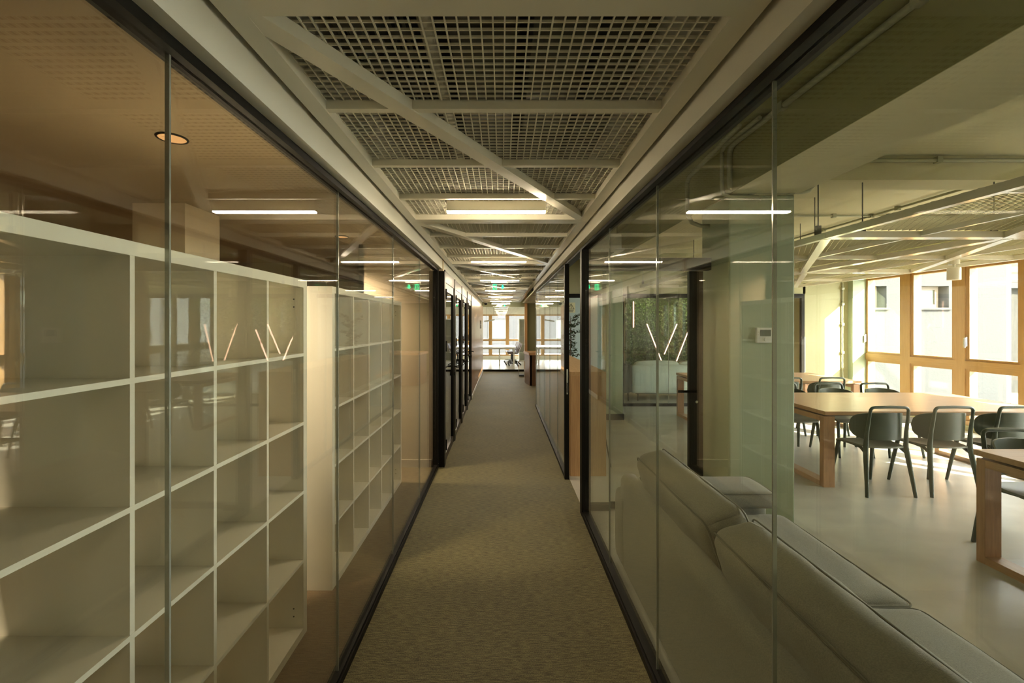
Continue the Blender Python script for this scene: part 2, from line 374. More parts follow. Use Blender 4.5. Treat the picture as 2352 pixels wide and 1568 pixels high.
# ------------------------------------------------------------------ glazed cross partition with dark door (Y = 3.8)
cp = thing('wall_cross_partition', 'black framed glass partition meeting the sage column', None, (1.25, 3.8, 0), kind='structure')
obj('header', B(0.74, 1.79, 3.76, 3.86, 2.07, 2.17), 'dark_door', cp, True)
obj('floor_rail', B(0.74, 0.93, 3.78, 3.84, 0, 0.05), 'dark_door', cp, True)
obj('pane', B(0.75, 0.925, 3.805, 3.813, 0.05, 2.07), 'glass_right', cp, True)
d2 = thing('door_2', 'tall glass door with dark stile and black lever beside the sage column', None, (1.35, 3.82, 0), kind='structure')
obj('stile', BB(1.615, 1.735, 3.79, 3.835, 0.0, 2.06, b=0.003), 'dark_door', d2, True)
obj('bottom_rail', B(0.94, 1.615, 3.80, 3.83, 0.01, 0.06), 'dark_door', d2, True)
obj('pane', B(0.94, 1.615, 3.808, 3.818, 0.06, 2.06), 'glass_right', d2, True)
hm = MB().tube([(1.655, 3.79, 1.03), (1.655, 3.745, 1.03), (1.65, 3.74, 1.03), (1.50, 3.74, 1.03)], 0.011, 8).lathe([(0.001, 0), (0.026, 0), (0.026, 0.008), (0.001, 0.008)], (0, 0, 0), 14)
obj('handle', MB().tube([(1.66, 3.79, 1.03), (1.66, 3.742, 1.03)], 0.010, 8).tube([(1.665, 3.74, 1.03), (1.50, 3.74, 1.03)], 0.011, 8), 'black_metal', d2, True)
obj('lock_cylinder', MB().tube([(1.675, 3.793, 0.935), (1.675, 3.780, 0.935)], 0.012, 10), 'chrome', d2, True)
# ------------------------------------------------------------------ right room far wall (Y = 8.62) with glazing to the lounge
struct('wall_far_right', MB().box(0.70, 5.95, 8.62, 8.72, 2.20, 3.0).box(5.90, 7.06, 8.62, 8.72, 0, 3.0), 'olive_paint')
struct('wall_far_pier', BB(6.78, 7.06, 8.50, 8.62, 0, 3.0, b=0.006), 'sage_paint', 'narrow sage pier where the far wall meets the windows')
g3 = thing('wall_glass_lounge', 'black framed glass wall between dining room and lounge', None, (4.1, 8.62, 0), kind='structure')
obj('head_rail', B(0.74, 5.92, 8.60, 8.66, 2.12, 2.20), 'black_metal', g3, True)
obj('floor_rail', B(2.30, 5.92, 8.60, 8.66, 0, 0.05), 'black_metal', g3, True)
for x in (2.32, 5.86): obj('post', B(x, x+0.06, 8.60, 8.66, 0, 2.12), 'black_metal', g3, True)
js = [2.38, 3.27, 4.14, 5.0, 5.86]
for a, b in zip(js[:-1], js[1:]): obj('pane', B(a+.004, b-.004, 8.625, 8.635, 0.05, 2.12), 'glass_clear', g3, True)
for j in js[1:-1]: obj('joint_strip', B(j-.004, j+.004, 8.624, 8.636, 0.05, 2.12), 'joint_clear', g3, True)
struct('wall_pale_panel', B(0.74, 2.32, 8.60, 8.66, 0, 2.12), 'pale_blue', 'pale blue green panel behind the oak bar counter')
# ------------------------------------------------------------------ window wall X = 7.06
struct('wall_right', MB().box(7.0, 7.3, Y0, 8.72, 2.55, 3.1).box(7.0, 7.3, Y0, 8.72, -0.05, 0.08), 'olive_paint')
bays = [8.60, 7.66, 6.76, 5.88, 5.0, 4.1, 3.2, 2.3, 1.4, 0.5, -0.4, -1.3, -2.4]
for n, (b, a) in enumerate(zip(bays[:-1], bays[1:])):
    w = thing('window_%d' % (n+1), None, None, (7.1, (a+b)/2, 0.08), kind='structure')
    obj('frame', MB().box(7.02, 7.22, b-0.09, b, 0.08, 2.55).box(7.02, 7.22, a, a+0.07, 0.08, 2.55)
        .box(7.02, 7.20, a+0.07, b-0.09, 0.08, 0.15).box(7.02, 7.20, a+0.07, b-0.09, 2.48, 2.55), 'pine_z', w, True)
    obj('mullion', B(7.02, 7.18, a+0.07, b-0.09, 0.93, 1.05), 'pine_y', w, True)
    s = MB()
    for (z0, z1) in ((1.05, 2.48), (0.15, 0.93)):
        s.box(7.04, 7.14, a+0.07, a+0.12, z0, z1).box(7.04, 7.14, b-0.14, b-0.09, z0, z1).box(7.04, 7.14, a+0.12, b-0.14, z0, z0+0.035).box(7.04, 7.14, a+0.12, b-0.14, z1-0.035, z1)
    sh_ = obj('sash', s, 'pine_z', w, True)
    for (z0, z1) in ((1.085, 2.445), (0.185, 0.895)):
        obj('pane', B(7.09, 7.10, a+0.12, b-0.14, z0, z1), 'glass_clear', sh_, True)
    if n % 2 == 0:
        obj('handle', MB().bbox(7.005, 7.02, b-0.125, b-0.095, 1.27, 1.41, b=.003).bbox(6.985, 7.0, b-0.122, b-0.098, 1.25, 1.39, b=.003).box(6.99, 7.02, b-0.12, b-0.10, 1.375, 1.395), 'chrome', sh_, True)
# ------------------------------------------------------------------ lounge shell
struct('wall_lounge', MB().box(2.3, 7.06, 11.4, 11.5, 0, 2.62).box(2.24, 2.30, 8.66, 12.4, 0, 2.62), 'tan_wall')
struct('wall_lounge_right', B(7.06, 7.16, 8.72, 12.4, 0, 2.7), 'olive_paint')
# ------------------------------------------------------------------ reception end
struct('wall_reception_right', B(2.3, 2.36, 12.4, 14.96, 0, 2.85), 'olive_paint')
struct('wall_reception_end', MB().box(0.85, 2.3, 14.96, 15.06, 0, 2.85).box(-0.67, 0.85, 14.96, 15.06, 2.2, 3.05), 'sage_dark')
struct('trim_6', B(0.77, 0.86, 14.90, 15.06, 0, 2.85), 'counter_z', 'pale wood jamb beside the meeting room glass')
# wood veneer wall
vw = thing('wall_veneer', 'glossy oak veneer wall panels past the four black doors', None, (-0.68, 12.0, 0), kind='structure')
vy = [9.40, 10.3, 11.2, 12.1, 13.0, 13.9, 14.90]
for a, b in zip(vy[:-1], vy[1:]):
    obj('panel', B(-0.72, -0.645, a+0.002, b-0.002, 0.09, 2.222), 'veneer', vw, True)
obj('plinth', B(-0.72, -0.637, 9.40, 14.9, 0, 0.085), 'plastic_white', vw, True)
# pictogram sign on veneer wall
sg = thing('restroom_sign', 'small dark pictogram sign on the oak veneer wall', 'sign', (-0.645, 13.3, 1.6))
for y in (13.0, 13.45):
    m_ = MB()
    m_.box(-0.645, -0.638, y-0.10, y-0.07, 1.48, 1.72).box(-0.645, -0.638, y+0.07, y+0.10, 1.48, 1.72).box(-0.645, -0.638, y-0.07, y+0.07, 1.58, 1.62)
    obj('pictogram', m_, 'bronze_metal', sg, True)
obj('pictogram', B(-0.645, -0.638, 13.42, 13.5, 1.13, 1.30), 'bronze_metal', sg, True)
# ------------------------------------------------------------------ meeting room shell
mg = thing('wall_glass_meeting', 'glass wall of the bright meeting room closing the corridor', None, (0, 14.96, 0), kind='structure')
obj('floor_rail', B(-0.67, 0.77, 14.94, 15.0, 0, 0.07), 'black_metal', mg, True)
for a, b in ((-0.66, 0.05), (0.055, 0.765)): obj('pane', B(a, b, 14.965, 14.975, 0.07, 2.2), 'glass_clear', mg, True)
struct('wall_meeting', MB().box(-3.06, -3, 15, 20.3, 0, 2.5).box(4.5, 4.56, 15, 20.3, 0, 2.5).box(-3, 4.5, 20.2, 20.4, 2.06, 2.5).box(-3, 4.5, 20.2, 20.4, 0, 0.16)
       .box(-3, -0.67, 14.97, 15.05, 0, 2.5).box(0.86, 4.5, 15.07, 15.1, 0, 2.5), 'bulkhead_paint')
bx = [-2.98, -2.1, -0.53, 0.25, 1.1, 1.95, 2.8, 3.65, 4.48]
for n, (a, b) in enumerate(zip(bx[:-1], bx[1:])):
    w = thing('window_%d' % (n+21), None, None, ((a+b)/2, 20.25, 0.16), kind='structure')
    obj('frame', MB().box(a, a+0.08, 20.2, 20.36, 0.16, 2.06).box(b-0.08, b, 20.2, 20.36, 0.16, 2.06).box(a+.08, b-.08, 20.2, 20.34, 0.84, 0.93).box(a+.08, b-.08, 20.2, 20.34, 0.16, 0.22).box(a+.08, b-.08, 20.2, 20.34, 2.0, 2.06), 'pine_z', w, True)
    for (z0, z1) in ((0.93, 2.0), (0.22, 0.84)): obj('pane', B(a+.08, b-.08, 20.27, 20.28, z0, z1), 'glass_clear', w, True)
# ------------------------------------------------------------------ four booth doors on the left
for n in range(4):
    a = 5.0+n*1.1; b = a+1.1
    d = thing('door_%d' % (n+3), None, None, (-0.68, (a+b)/2, 0), kind='structure')
    obj('frame', MB().box(-0.735, -0.645, a, a+0.05, 0, 2.222).box(-0.735, -0.645, b-0.05, b, 0, 2.222).box(-0.735, -0.655, a+.05, b-.05, 2.09, 2.222), 'bronze_metal', d, True)
    obj('near_stile', B(-0.70, -0.658, a+0.055, a+0.15, 0.01, 2.085), 'bronze_metal', d, True)
    obj('far_stile', B(-0.70, -0.655, b-0.15, b-0.055, 0.01, 2.085), 'black_metal', d, True)
    obj('rail', MB().box(-0.70, -0.658, a+.15, b-.15, 0.01, 0.09), 'bronze_metal', d, True)
    obj('rail', MB().box(-0.70, -0.658, a+.15, b-.15, 1.99, 2.085), 'bronze_metal', d, True)
    obj('pane', B(-0.684, -0.674, a+.15, b-.15, 0.09, 1.99), 'glass_dark', d, True)
    for z in (0.22, 1.35, 1.95):
        obj('hinge', MB().tube([(-0.642, a+0.052, z-.06), (-0.642, a+0.052, z+.06)], 0.011, 8), 'black_metal', d, True)
    hd = obj('handle', MB().tube([(-0.655, b-0.10, 1.03), (-0.598, b-0.10, 1.03)], 0.010, 8).tube([(-0.60, b-0.095, 1.03), (-0.60, b-0.235, 1.03)], 0.010, 8), 'black_metal', d, True)
    obj('rosette', MB().tube([(-0.655, b-0.10, 0.93), (-0.640, b-0.10, 0.93)], 0.028, 14), 'black_metal', hd, True)
# booths behind the doors
struct('wall_booth', MB().box(-1.55, -1.5, 5.0, 9.4, 0, 2.5).box(-1.5, -0.74, 9.36, 9.4, 0, 2.22).box(-1.5, -0.74, 7.18, 7.22, 0, 2.22), 'bulkhead_paint')
struct('ceiling_booth', B(-1.5, -0.765, 5.0, 9.4, 2.3, 2.35), 'bulkhead_paint')
struct('floor_booth', B(-1.55, -0.765, 5.0, 9.36, -0.04, 0.002), 'carpet')
struct('end_post_trim', B(-0.71, -0.645, 4.93, 5.0, 0, 2.2), 'black_metal', 'black corner post between the glass wall and the first booth door')

# ------------------------------------------------------------------ plenum services above the mesh
pl = thing('cable_tray', 'perforated zinc cable tray above the corridor mesh, against the bulkhead', 'cable tray', (-0.5, 6, 2.62))
def cable_tray(root, x0, x1, z):
    m = MB(); y = 0.0
    m.box(x0, x0+0.004, -2, 14.5, z, z+0.06).box(x1-0.004, x1, -2, 14.5, z, z+0.06)
    nn = 3
    w = (x1-x0)/(nn*2+1)
    for k in range(nn+1): m.box(x0+2*k*w, x0+(2*k+1)*w, -2, 14.5, z, z+0.003)
    y = -2.0
    while y < 14.4:
        m.box(x0, x1, y, y+0.06, z-0.0005, z+0.0035); y += 0.13
    obj('perforated_base', m, 'zinc', root, True)
cable_tray(pl, -0.60, -0.44, 2.66)
pl2 = thing('cable_tray', 'second perforated zinc cable tray above the mesh, beside the white pipe', 'cable tray', (-0.35, 6, 2.68))
cable_tray(pl2, -0.42, -0.33, 2.70)
tag(obj('ceiling_pipe', MB().tube([(-0.275, -2, 2.68), (-0.275, 14.5, 2.68)], 0.028, 12), 'white_lacquer'), 'white round pipe running lengthwise above the corridor mesh', 'pipe')
dk = thing('air_duct', 'broad grey sheet metal duct above the middle of the corridor mesh', 'air duct', (0, 6, 2.7))
yy = -2.0
while yy < 14:
    obj('duct_section', MB().box(-0.20, 0.06, yy, yy+1.19, 2.70, 2.95).box(-0.205, 0.065, yy+1.19, yy+1.215, 2.69, 2.96), 'duct_grey', dk, True); yy += 1.215
dk = thing('air_duct', 'grey sheet metal duct above the mesh, on the dining room side', 'air duct', (0.3, 6, 2.7))
yy = -1.6
while yy < 14:
    obj('duct_section', MB().box(0.12, 0.36, yy, yy+1.39, 2.72, 2.95).box(0.115, 0.365, yy+1.39, yy+1.415, 2.71, 2.96), 'duct_grey', dk, True); yy += 1.415
tag(obj('air_duct', B(0.42, 0.60, -2, 14, 2.74, 2.95), 'duct_grey'), 'narrow grey duct above the mesh beside the dining room bulkhead', 'air duct')

# ------------------------------------------------------------------ corridor mesh panels
ORD = ['first', 'second', 'third', 'fourth', 'fifth', 'sixth', 'seventh', 'eighth', 'ninth']
XL, XR = -0.65, 0.60
def mesh_panel(ya, yb, label, xl=XL, xr=XR, ilx=-0.593, irx=0.537, pitch=0.030):
    t = thing('ceiling_panel', label, 'ceiling panel', (0, ya, 2.32), group='white wire mesh panels of the corridor ceiling')
    z0, z1 = 2.32, 2.355
    obj('side_rail', B(xl, ilx, ya, yb, z0, z1), 'white_lacquer', t, True)
    obj('side_rail', B(irx, xr, ya, yb, z0, z1), 'white_lacquer', t, True)
    obj('end_rail', B(ilx, irx, ya, ya+0.06, z0, z1), 'white_lacquer', t, True)
    obj('end_rail', B(ilx, irx, yb-0.06, yb, z0, z1), 'white_lacquer', t, True)
    L = yb-ya
    for k in (1, 2, 3):
        y = ya+L*k/4
        obj('cross_bar', B(ilx, irx, y-0.014, y+0.014, z0+0.006, z1), 'white_lacquer', t, True)
    obj('diagonal_bar', MB().bar((ilx-0.01, ya+0.05, z0+0.019), (irx+0.01, yb-0.05, z0+0.019), 0.062, 0.036), 'white_lacquer', t, True)
    m = MB(); x = ilx
    while x < irx: m.box(x-0.002, x+0.002, ya, yb, z1, z1+0.006); x += pitch
    y = ya+0.045
    while y < yb-0.04: m.box(ilx-0.01, irx+0.01, y-0.002, y+0.002, z1+0.002, z1+0.008); y += pitch
    obj('wire_mesh', m, 'wire_white', t, True, kind='stuff')
    return t
ys = [-1.20, 0.968, 3.082, 5.31, 7.5, 9.7, 11.9, 14.1]
for k, (a, b) in enumerate(zip(ys[:-1], ys[1:])):
    lab = 'white mesh ceiling panel overhead, the first, cut by the top of the picture' if k == 0 else 'white framed mesh ceiling panel with diagonal bar, %s from the camera along the corridor' % ORD[k]
    if k == 1: lab = 'white framed mesh ceiling panel with long diagonal bar, the largest and nearest one fully seen'
    mesh_panel(a+0.0, b-0.004, lab)
# wide panels over the reception
for k, (a, b) in enumerate([(8.8, 10.9), (10.9, 13.0), (13.0, 14.9)]):
    mesh_panel(a, b-0.004, 'white mesh ceiling panel over the reception side, %s past the glass wall' % ORD[k], 0.70, 2.2, 0.757, 2.14, 0.045)['group'] = 'white mesh panels over the reception'

# ------------------------------------------------------------------ corridor linear lamps
def lin_lamp(y, label, k):
    t = thing('ceiling_lamp', label, 'lamp', (-0.035, y, 2.28), group='linear lamps under the corridor mesh')
    obj('housing', BB(-0.335, 0.265, y-0.022, y+0.022, 2.286, 2.345, b=0.002), 'white_lacquer', t, True)
    obj('diffuser', BB(-0.333, 0.263, y-0.020, y+0.020, 2.277, 2.2862, b=0.002), 'lamp_glow', t, True)
ly = [-1.5, 2.67, 4.80, 6.83, 8.87, 10.9, 12.9, 14.5]
for k, y in enumerate(ly):
    lab = 'warm white linear lamp under the corridor mesh, %s in view from the camera' % ORD[k-1] if k else 'warm white linear lamp overhead behind the camera, out of the picture'
    lin_lamp(y, lab, k)
# exit signs
def exit_sign(x, y, z, label, s=1.0):
    t = thing('exit_sign', label, 'exit sign', (x, y, z))
    obj('housing', B(x-.12*s, x+.12*s, y-.015, y+.015, z+.065*s, z+.09*s), 'plastic_white', t, True)
    obj('acrylic_plate', B(x-.14*s, x+.14*s, y-.003, y+.003, z-.065*s, z+.065*s), 'glass_clear', t, True)
    for q in (-.1, .1): obj('hanger', MB().tube([(x+q*s, y, z+.088*s), (x+q*s, y, 2.325)], .004, 6), 'zinc', t, True)
    g = MB(); f = lambda a, b, c, d: g.box(x+a*s, x+b*s, y-.006, y-.004, z+c*s, z+d*s)
    f(-.095, -.035, .035, .045); f(-.095, -.085, -.05, .035); f(-.045, -.035, -.05, .035); f(-.085, -.045, -.05, -.042)
    f(-.072, -.062, .018, .028)
    g.bar((x-.066*s, y-.005, z+.015*s), (x-.070*s, y-.005, z-.015*s), .004*s+.008, .002).bar((x-.066*s, y-.005, z+.01*s), (x-.05*s, y-.005, z+.0*s), .006, .002)
    g.bar((x-.070*s, y-.005, z-.015*s), (x-.055*s, y-.005, z-.035*s), .007, .002).bar((x-.070*s, y-.005, z-.015*s), (x-.082*s, y-.005, z-.035*s), .007, .002)
    obj('running_figure', g, 'exit_green', t, True)
    a = MB().add([(x+.03*s, y-.005, z+.005*s), (x+.09*s, y-.005, z+.005*s), (x+.06*s, y-.005, z-.035*s), (x+.03*s, y-.003, z+.005*s), (x+.09*s, y-.003, z+.005*s), (x+.06*s, y-.003, z-.035*s)],
                 [(0, 1, 2), (5, 4, 3), (0, 3, 4, 1), (1, 4, 5, 2), (2, 5, 3, 0)]).box(x+.048*s, x+.072*s, y-.006, y-.003, z+.005*s, z+.04*s)
    obj('arrow', a, 'exit_green', t, True)
exit_sign(-0.05, 7.0, 2.195, 'clear exit sign with green running figure hanging over the corridor')
exit_sign(0.03, 14.0, 2.2, 'small green exit sign at the far end of the corridor', 0.9)
dm = thing('camera_dome', 'black dome camera on the ceiling at the end of the veneer wall', 'camera', (-0.52, 14.1, 2.3))
obj('mount', MB().lathe([(0.06, 0), (0.06, 0.03)], (-0.52, 14.1, 2.28)), 'plastic_white', dm, True)
obj('dome', MB().lathe([(0.005, -0.055), (0.03, -0.05), (0.05, -0.025), (0.055, 0)], (-0.52, 14.1, 2.28)), 'black_metal', dm, True)

# ------------------------------------------------------------------ cube shelves
def cube_shelf(y0, label):
    xf, xb = -1.02, -1.41
    t = thing('cube_shelf', label, 'shelf', ((xf+xb)/2, y0+0.91, 0), group='white cube shelves behind the glass wall')
    H = 1.83; T = 0.04; c = 0.3375; th = 0.016; L = 1.82
    z0 = 0.0
    obj('side_panel', BB(xb, xf, y0, y0+T, z0+T, H-T, b=.001), 'shelf_white', t, True)
    obj('side_panel', BB(xb, xf, y0+L-T, y0+L, z0+T, H-T, b=.001), 'shelf_white', t, True)
    obj('top_panel', BB(xb, xf, y0, y0+L, H-T, H, b=.001), 'shelf_white', t, True)
    obj('bottom_panel', BB(xb, xf, y0, y0+L, 0, T, b=.001), 'shelf_white', t, True)
    pz = (H-2*T+th)/5; py = (L-2*T+th)/5
    for i in range(1, 5):
        z = T+i*pz-th
        obj('shelf_board', B(xb, xf, y0+T, y0+L-T, z, z+th), 'shelf_white', t, True)
    for i in range(5):
        za = T+i*pz; zb = za+pz-th
        for j in range(1, 5):
            y = y0+T+j*py-th
            obj('divider', B(xb, xf-0.0008, y, y+th, za, zb), 'shelf_white', t, True)
    for z in (0.10, 0.14, H-0.14, H-0.10): obj('screw_hole', MB().tube([(xf-0.05, y0+L-T+0.001, z), (xf-0.05, y0+L-T-0.001, z)], 0.004, 8), 'hole_dark', t, True)
cube_shelf(0.48, 'white five by five cube shelf, the larger looking one nearer the camera')
cube_shelf(2.645, 'white five by five cube shelf, the farther one with its end panel showing')
# downlights
def downlight(x, y, label):
    t = thing('downlight', label, 'lamp', (x, y, 2.5), group='round amber downlights in the tan ceiling')
    obj('rim', MB().tube(arc((x, y, 2.498), 0.062, 0, 350, 35, 'xy'), 0.006, 8, closed=True), 'black_metal', t, True)
    obj('reflector', MB().lathe([(0.001, -0.004), (0.058, -0.004), (0.058, -0.001), (0.001, -0.001)], (x, y, 2.4995), 28), 'down_glow', t, True)
    ld = bpy.data.lights.new('downlight_bulb', 'SPOT'); ld.energy = DOWN_POWER; ld.color = WARM; ld.spot_size = math.radians(120); ld.spot_blend = 0.9; ld.shadow_soft_size = 0.06
    lo = bpy.data.objects.new('downlight_bulb', ld); COL.objects.link(lo); lo.parent = t; lo.location = (0, 0, -0.02)
downlight(-1.59, 2.12, 'amber round downlight nearer the camera, over the nearer cube shelf')
downlight(-1.64, 4.5, 'small amber round downlight farther away, above the second cube shelf')
downlight(-1.6, -0.3, 'amber round downlight behind the camera, out of the picture')
downlight(-4.2, 2.12, 'amber round downlight deep in the shelf room')
downlight(-4.2, 6.0, 'amber round downlight at the back of the shelf room')

# ------------------------------------------------------------------ sofas
def cushion(mb, c, size, rot=None, round_=0.35, puff=0.03, n=12, wr=0.006, seed=0):
    """soft box: subdivided cube, rounded edges, swollen faces, slight wrinkles"""
    vs = []; idx = {}; fs = []
    def vid(p):
        k = tuple(round(a, 5) for a in p)
        if k not in idx: idx[k] = len(vs); vs.append(Vector(p))
        return idx[k]
    for ax in range(3):
        for sg in (-1, 1):
            for i in range(n):
                for j in range(n):
                    q = []
                    for (a, b) in ((i, j), (i+1, j), (i+1, j+1), (i, j+1)):
                        u = math.sin((2*a/n-1)*PI/2); v = math.sin((2*b/n-1)*PI/2)
                        p = [0, 0, 0]; p[ax] = sg; p[(ax+1) % 3] = u; p[(ax+2) % 3] = v; q.append(vid(p))
                    fs.append(tuple(q) if sg > 0 else tuple(q[::-1]))
    h = [s/2 for s in size]; r = min(h)*round_; out = []
    for p in vs:
        q = Vector([p[k]*h[k] for k in range(3)])
        core = Vector([max(-h[k]+r, min(h[k]-r, q[k])) for k in range(3)])
        d = q-core
        if d.length > 1e-6: q = core+d.normalized()*r
        w = [(1-p[1]**2)*(1-p[2]**2), (1-p[0]**2)*(1-p[2]**2), (1-p[0]**2)*(1-p[1]**2)]
        for k in range(3): q[k] += puff*w[k]**0.7*p[k] if w[k] > 0 else 0
        nn = noise.noise(q*7+Vector((seed, 0, 0)))*wr + noise.noise(q*19+Vector((seed, 3, 0)))*wr*0.5
        q += d.normalized()*nn if d.length > 1e-6 else Vector((0, 0, nn))
        out.append(q)
    M = Matrix.Translation(c) @ (rot.to_4x4() if rot else Matrix.Identity(4))
    mb.add([M @ q for q in out], fs, True); return M, h, r
def piping(mb, M, h, r, ax, sg, pr=0.005, out=0.0):
    """piping loop round one face of a cushion"""
    a, b = (ax+1) % 3, (ax+2) % 3; pts = []
    ra = r*0.9
    for (sa, sb) in ((1, 1), (-1, 1), (-1, -1), (1, -1)):
        ca, cb = sa*(h[a]-ra), sb*(h[b]-ra)
        st = {(1, 1): 0, (-1, 1): 90, (-1, -1): 180, (1, -1): 270}[(sa, sb)]
        for k in range(5):
            t = math.radians(st+22.5*k); p = Vector((0, 0, 0)); p[ax] = sg*(h[ax]-r*0.35); p[a] = ca+(ra+out)*math.cos(t); p[b] = cb+(ra+out)*math.sin(t); pts.append(M @ p)
    # subdivide long sides a bit with wobble
    q = []
    for i in range(len(pts)):
        p0, p1 = pts[i], pts[(i+1) % len(pts)]; q.append(p0)
        if (p1-p0).length > 0.12:
            for k in range(1, 6): q.append(p0.lerp(p1, k/6))
    mb.tube(q, pr, 6, closed=True)
sf = thing('sofa', 'grey fabric sofa with its back against the corridor glass', 'sofa', (1.2, 1.75, 0))
# back frame, wedge-like soft panel
m = MB(); cushion(m, (0.825, 1.70, 0.335), (0.115, 2.36, 0.60), round_=0.75, puff=0.004, n=14, wr=0.002); obj('back_frame', m, 'sofa_fabric', sf, True)
m = MB(); M, h, r = cushion(m, (1.215, 2.87, 0.285), (0.90, 0.22, 0.46), round_=0.30, puff=0.012, n=14, wr=0.003, seed=3); obj('armrest', m, 'sofa_fabric', sf, True)
m = MB(); M, h, r = cushion(m, (1.30, 2.83, 0.525), (0.74, 0.30, 0.10), round_=0.5, puff=0.012, n=14, wr=0.003, seed=9); ca = obj('arm_cushion', m, 'sofa_fabric', sf, True)
p = MB(); piping(p, M, h, r, 2, 1, 0.004); piping(p, M, h, r, 2, -1, 0.004); obj('piping', p, 'sofa_piping', ca, True)
m = MB(); cushion(m, (1.215, 0.60, 0.285), (0.90, 0.22, 0.46), round_=0.30, puff=0.012, n=14, wr=0.003, seed=4); obj('armrest', m, 'sofa_fabric', sf, True)
m = MB(); cushion(m, (1.27, 1.73, 0.20), (0.83, 2.06, 0.22), round_=0.3, puff=0.004, n=14, wr=0.002); obj('base', m, 'sofa_fabric', sf, True)
for k, (ya, yb) in enumerate(((1.815, 2.685), (0.85, 1.805))):
    m = MB(); M, h, r = cushion(m, (1.31, (ya+yb)/2, 0.37), (0.80, yb-ya, 0.16), round_=0.55, puff=0.022, n=18, wr=0.006, seed=20+k)
    sc = obj('seat_cushion', m, 'sofa_fabric', sf, True)
    p = MB(); piping(p, M, h, r, 2, 1, 0.004); obj('piping', p, 'sofa_piping', sc, True)
tilt = Matrix.Rotation(math.radians(-19), 3, 'Y')
for k, (ya, yb) in enumerate(((1.80, 2.74), (0.80, 1.76))):
    m = MB(); M, h, r = cushion(m, (0.985, (ya+yb)/2, 0.605), (0.20, yb-ya, 0.43), rot=tilt, round_=0.5, puff=0.035, n=20, wr=0.012, seed=40+k)
    sc = obj('back_cushion', m, 'sofa_fabric', sf, True)
    p = MB(); piping(p, M, h, r, 0, 1, 0.0035); piping(p, M, h, r, 0, -1, 0.0035); obj('piping', p, 'sofa_piping', sc, True)
for (x, y) in ((0.83, 0.6), (0.83, 2.88), (1.6, 0.6), (1.6, 2.88)): obj('foot', MB().tube([(x, y, 0), (x, y, 0.10)], 0.018, 8), 'black_metal', sf, True)

# lounge sofa seen from behind
ls = thing('sofa', 'pale grey green sofa on dark legs seen from behind through the lounge glass', 'sofa', (3.75, 9.35, 0))
m = MB(); cushion(m, (3.75, 9.22, 0.46), (2.1, 0.16, 0.58), round_=0.5, puff=0.01, n=12, wr=.002); obj('back_frame', m, 'pale_fabric', ls, True)
m = MB(); cushion(m, (3.75, 9.62, 0.33), (1.85, 0.72, 0.26), round_=0.4, puff=0.01, n=12, wr=.002); obj('seat_cushion', m, 'pale_fabric', ls, True)
for x in (2.80, 4.70):
    m = MB(); cushion(m, (x, 9.6, 0.42), (0.16, 0.84, 0.42), round_=0.5, puff=0.01, n=10, wr=.002); obj('armrest', m, 'pale_fabric', ls, True)
for x in (3.28, 4.22):
    m = MB(); cushion(m, (x, 9.34, 0.70), (0.90, 0.17, 0.22), round_=0.6, puff=0.03, n=12, wr=.006, seed=x); obj('back_cushion', m, 'pale_fabric', ls, True)
obj('plinth_bar', B(2.80, 4.70, 9.20, 9.24, 0.15, 0.18), 'black_metal', ls, True)
for x in (2.85, 4.65):
    for y in (9.22, 9.95): obj('leg', MB().tube([(x, y, 0.0), (x, y, 0.18)], 0.014, 8), 'black_metal', ls, True)
ac = thing('armchair', 'dark olive armchair at the edge of the lounge glass', 'armchair', (2.52, 9.4, 0))
m = MB(); cushion(m, (2.53, 9.15, 0.48), (0.30, 0.12, 0.56), round_=0.6, n=10); obj('backrest', m, 'dark_fabric', ac, True)
m = MB(); cushion(m, (2.53, 9.45, 0.36), (0.30, 0.55, 0.18), round_=0.6, n=10); obj('seat', m, 'dark_fabric', ac, True)
for x in (2.42, 2.64):
    for y in (9.2, 9.65): obj('leg', MB().tube([(x, y, 0), (x, y, 0.3)], 0.011, 8), 'black_metal', ac, True)

# ------------------------------------------------------------------ living wall and LED bars in the lounge
board = B(3.2, 6.9, 11.30, 11.40, 0.3, 2.35)
lw = thing('living_wall', 'green living wall of small leaves at the back of the lounge', 'plant wall', (5, 11.35, 0.3))
obj('backing', board, 'moss_board', lw, True)
for nm, cnt, mt, rr in (('foliage', 9000, 'leaf_green', 0.045), ('foliage', 5000, 'leaf_dark', 0.05)):
    m = MB()
    for i in range(cnt):
        x = random.uniform(3.17, 6.9); z = random.uniform(0.28, 2.36); y = 11.30-abs(random.gauss(0, 0.05))
        a = random.uniform(0, 2*PI); s = random.uniform(0.5, 1.1)*rr
        d = Vector((math.cos(a), random.uniform(-.7, 0.1), math.sin(a))).normalized(); u = d.cross(Vector((random.uniform(-.5, .5), -1, random.uniform(-.5, .5)))).normalized()*0.45
        c = Vector((x, y, z)); m.add([c, c+d*s*.5+u*s, c+d*s*1.2, c+d*s*.5-u*s], [(0, 1, 2, 3)])
    obj(nm, m, mt, lw, True, kind='stuff')
def px3(u, v, Y): return Vector(((u-1153)*Y/1010, Y, 1.6-(v-745)*Y/1010))
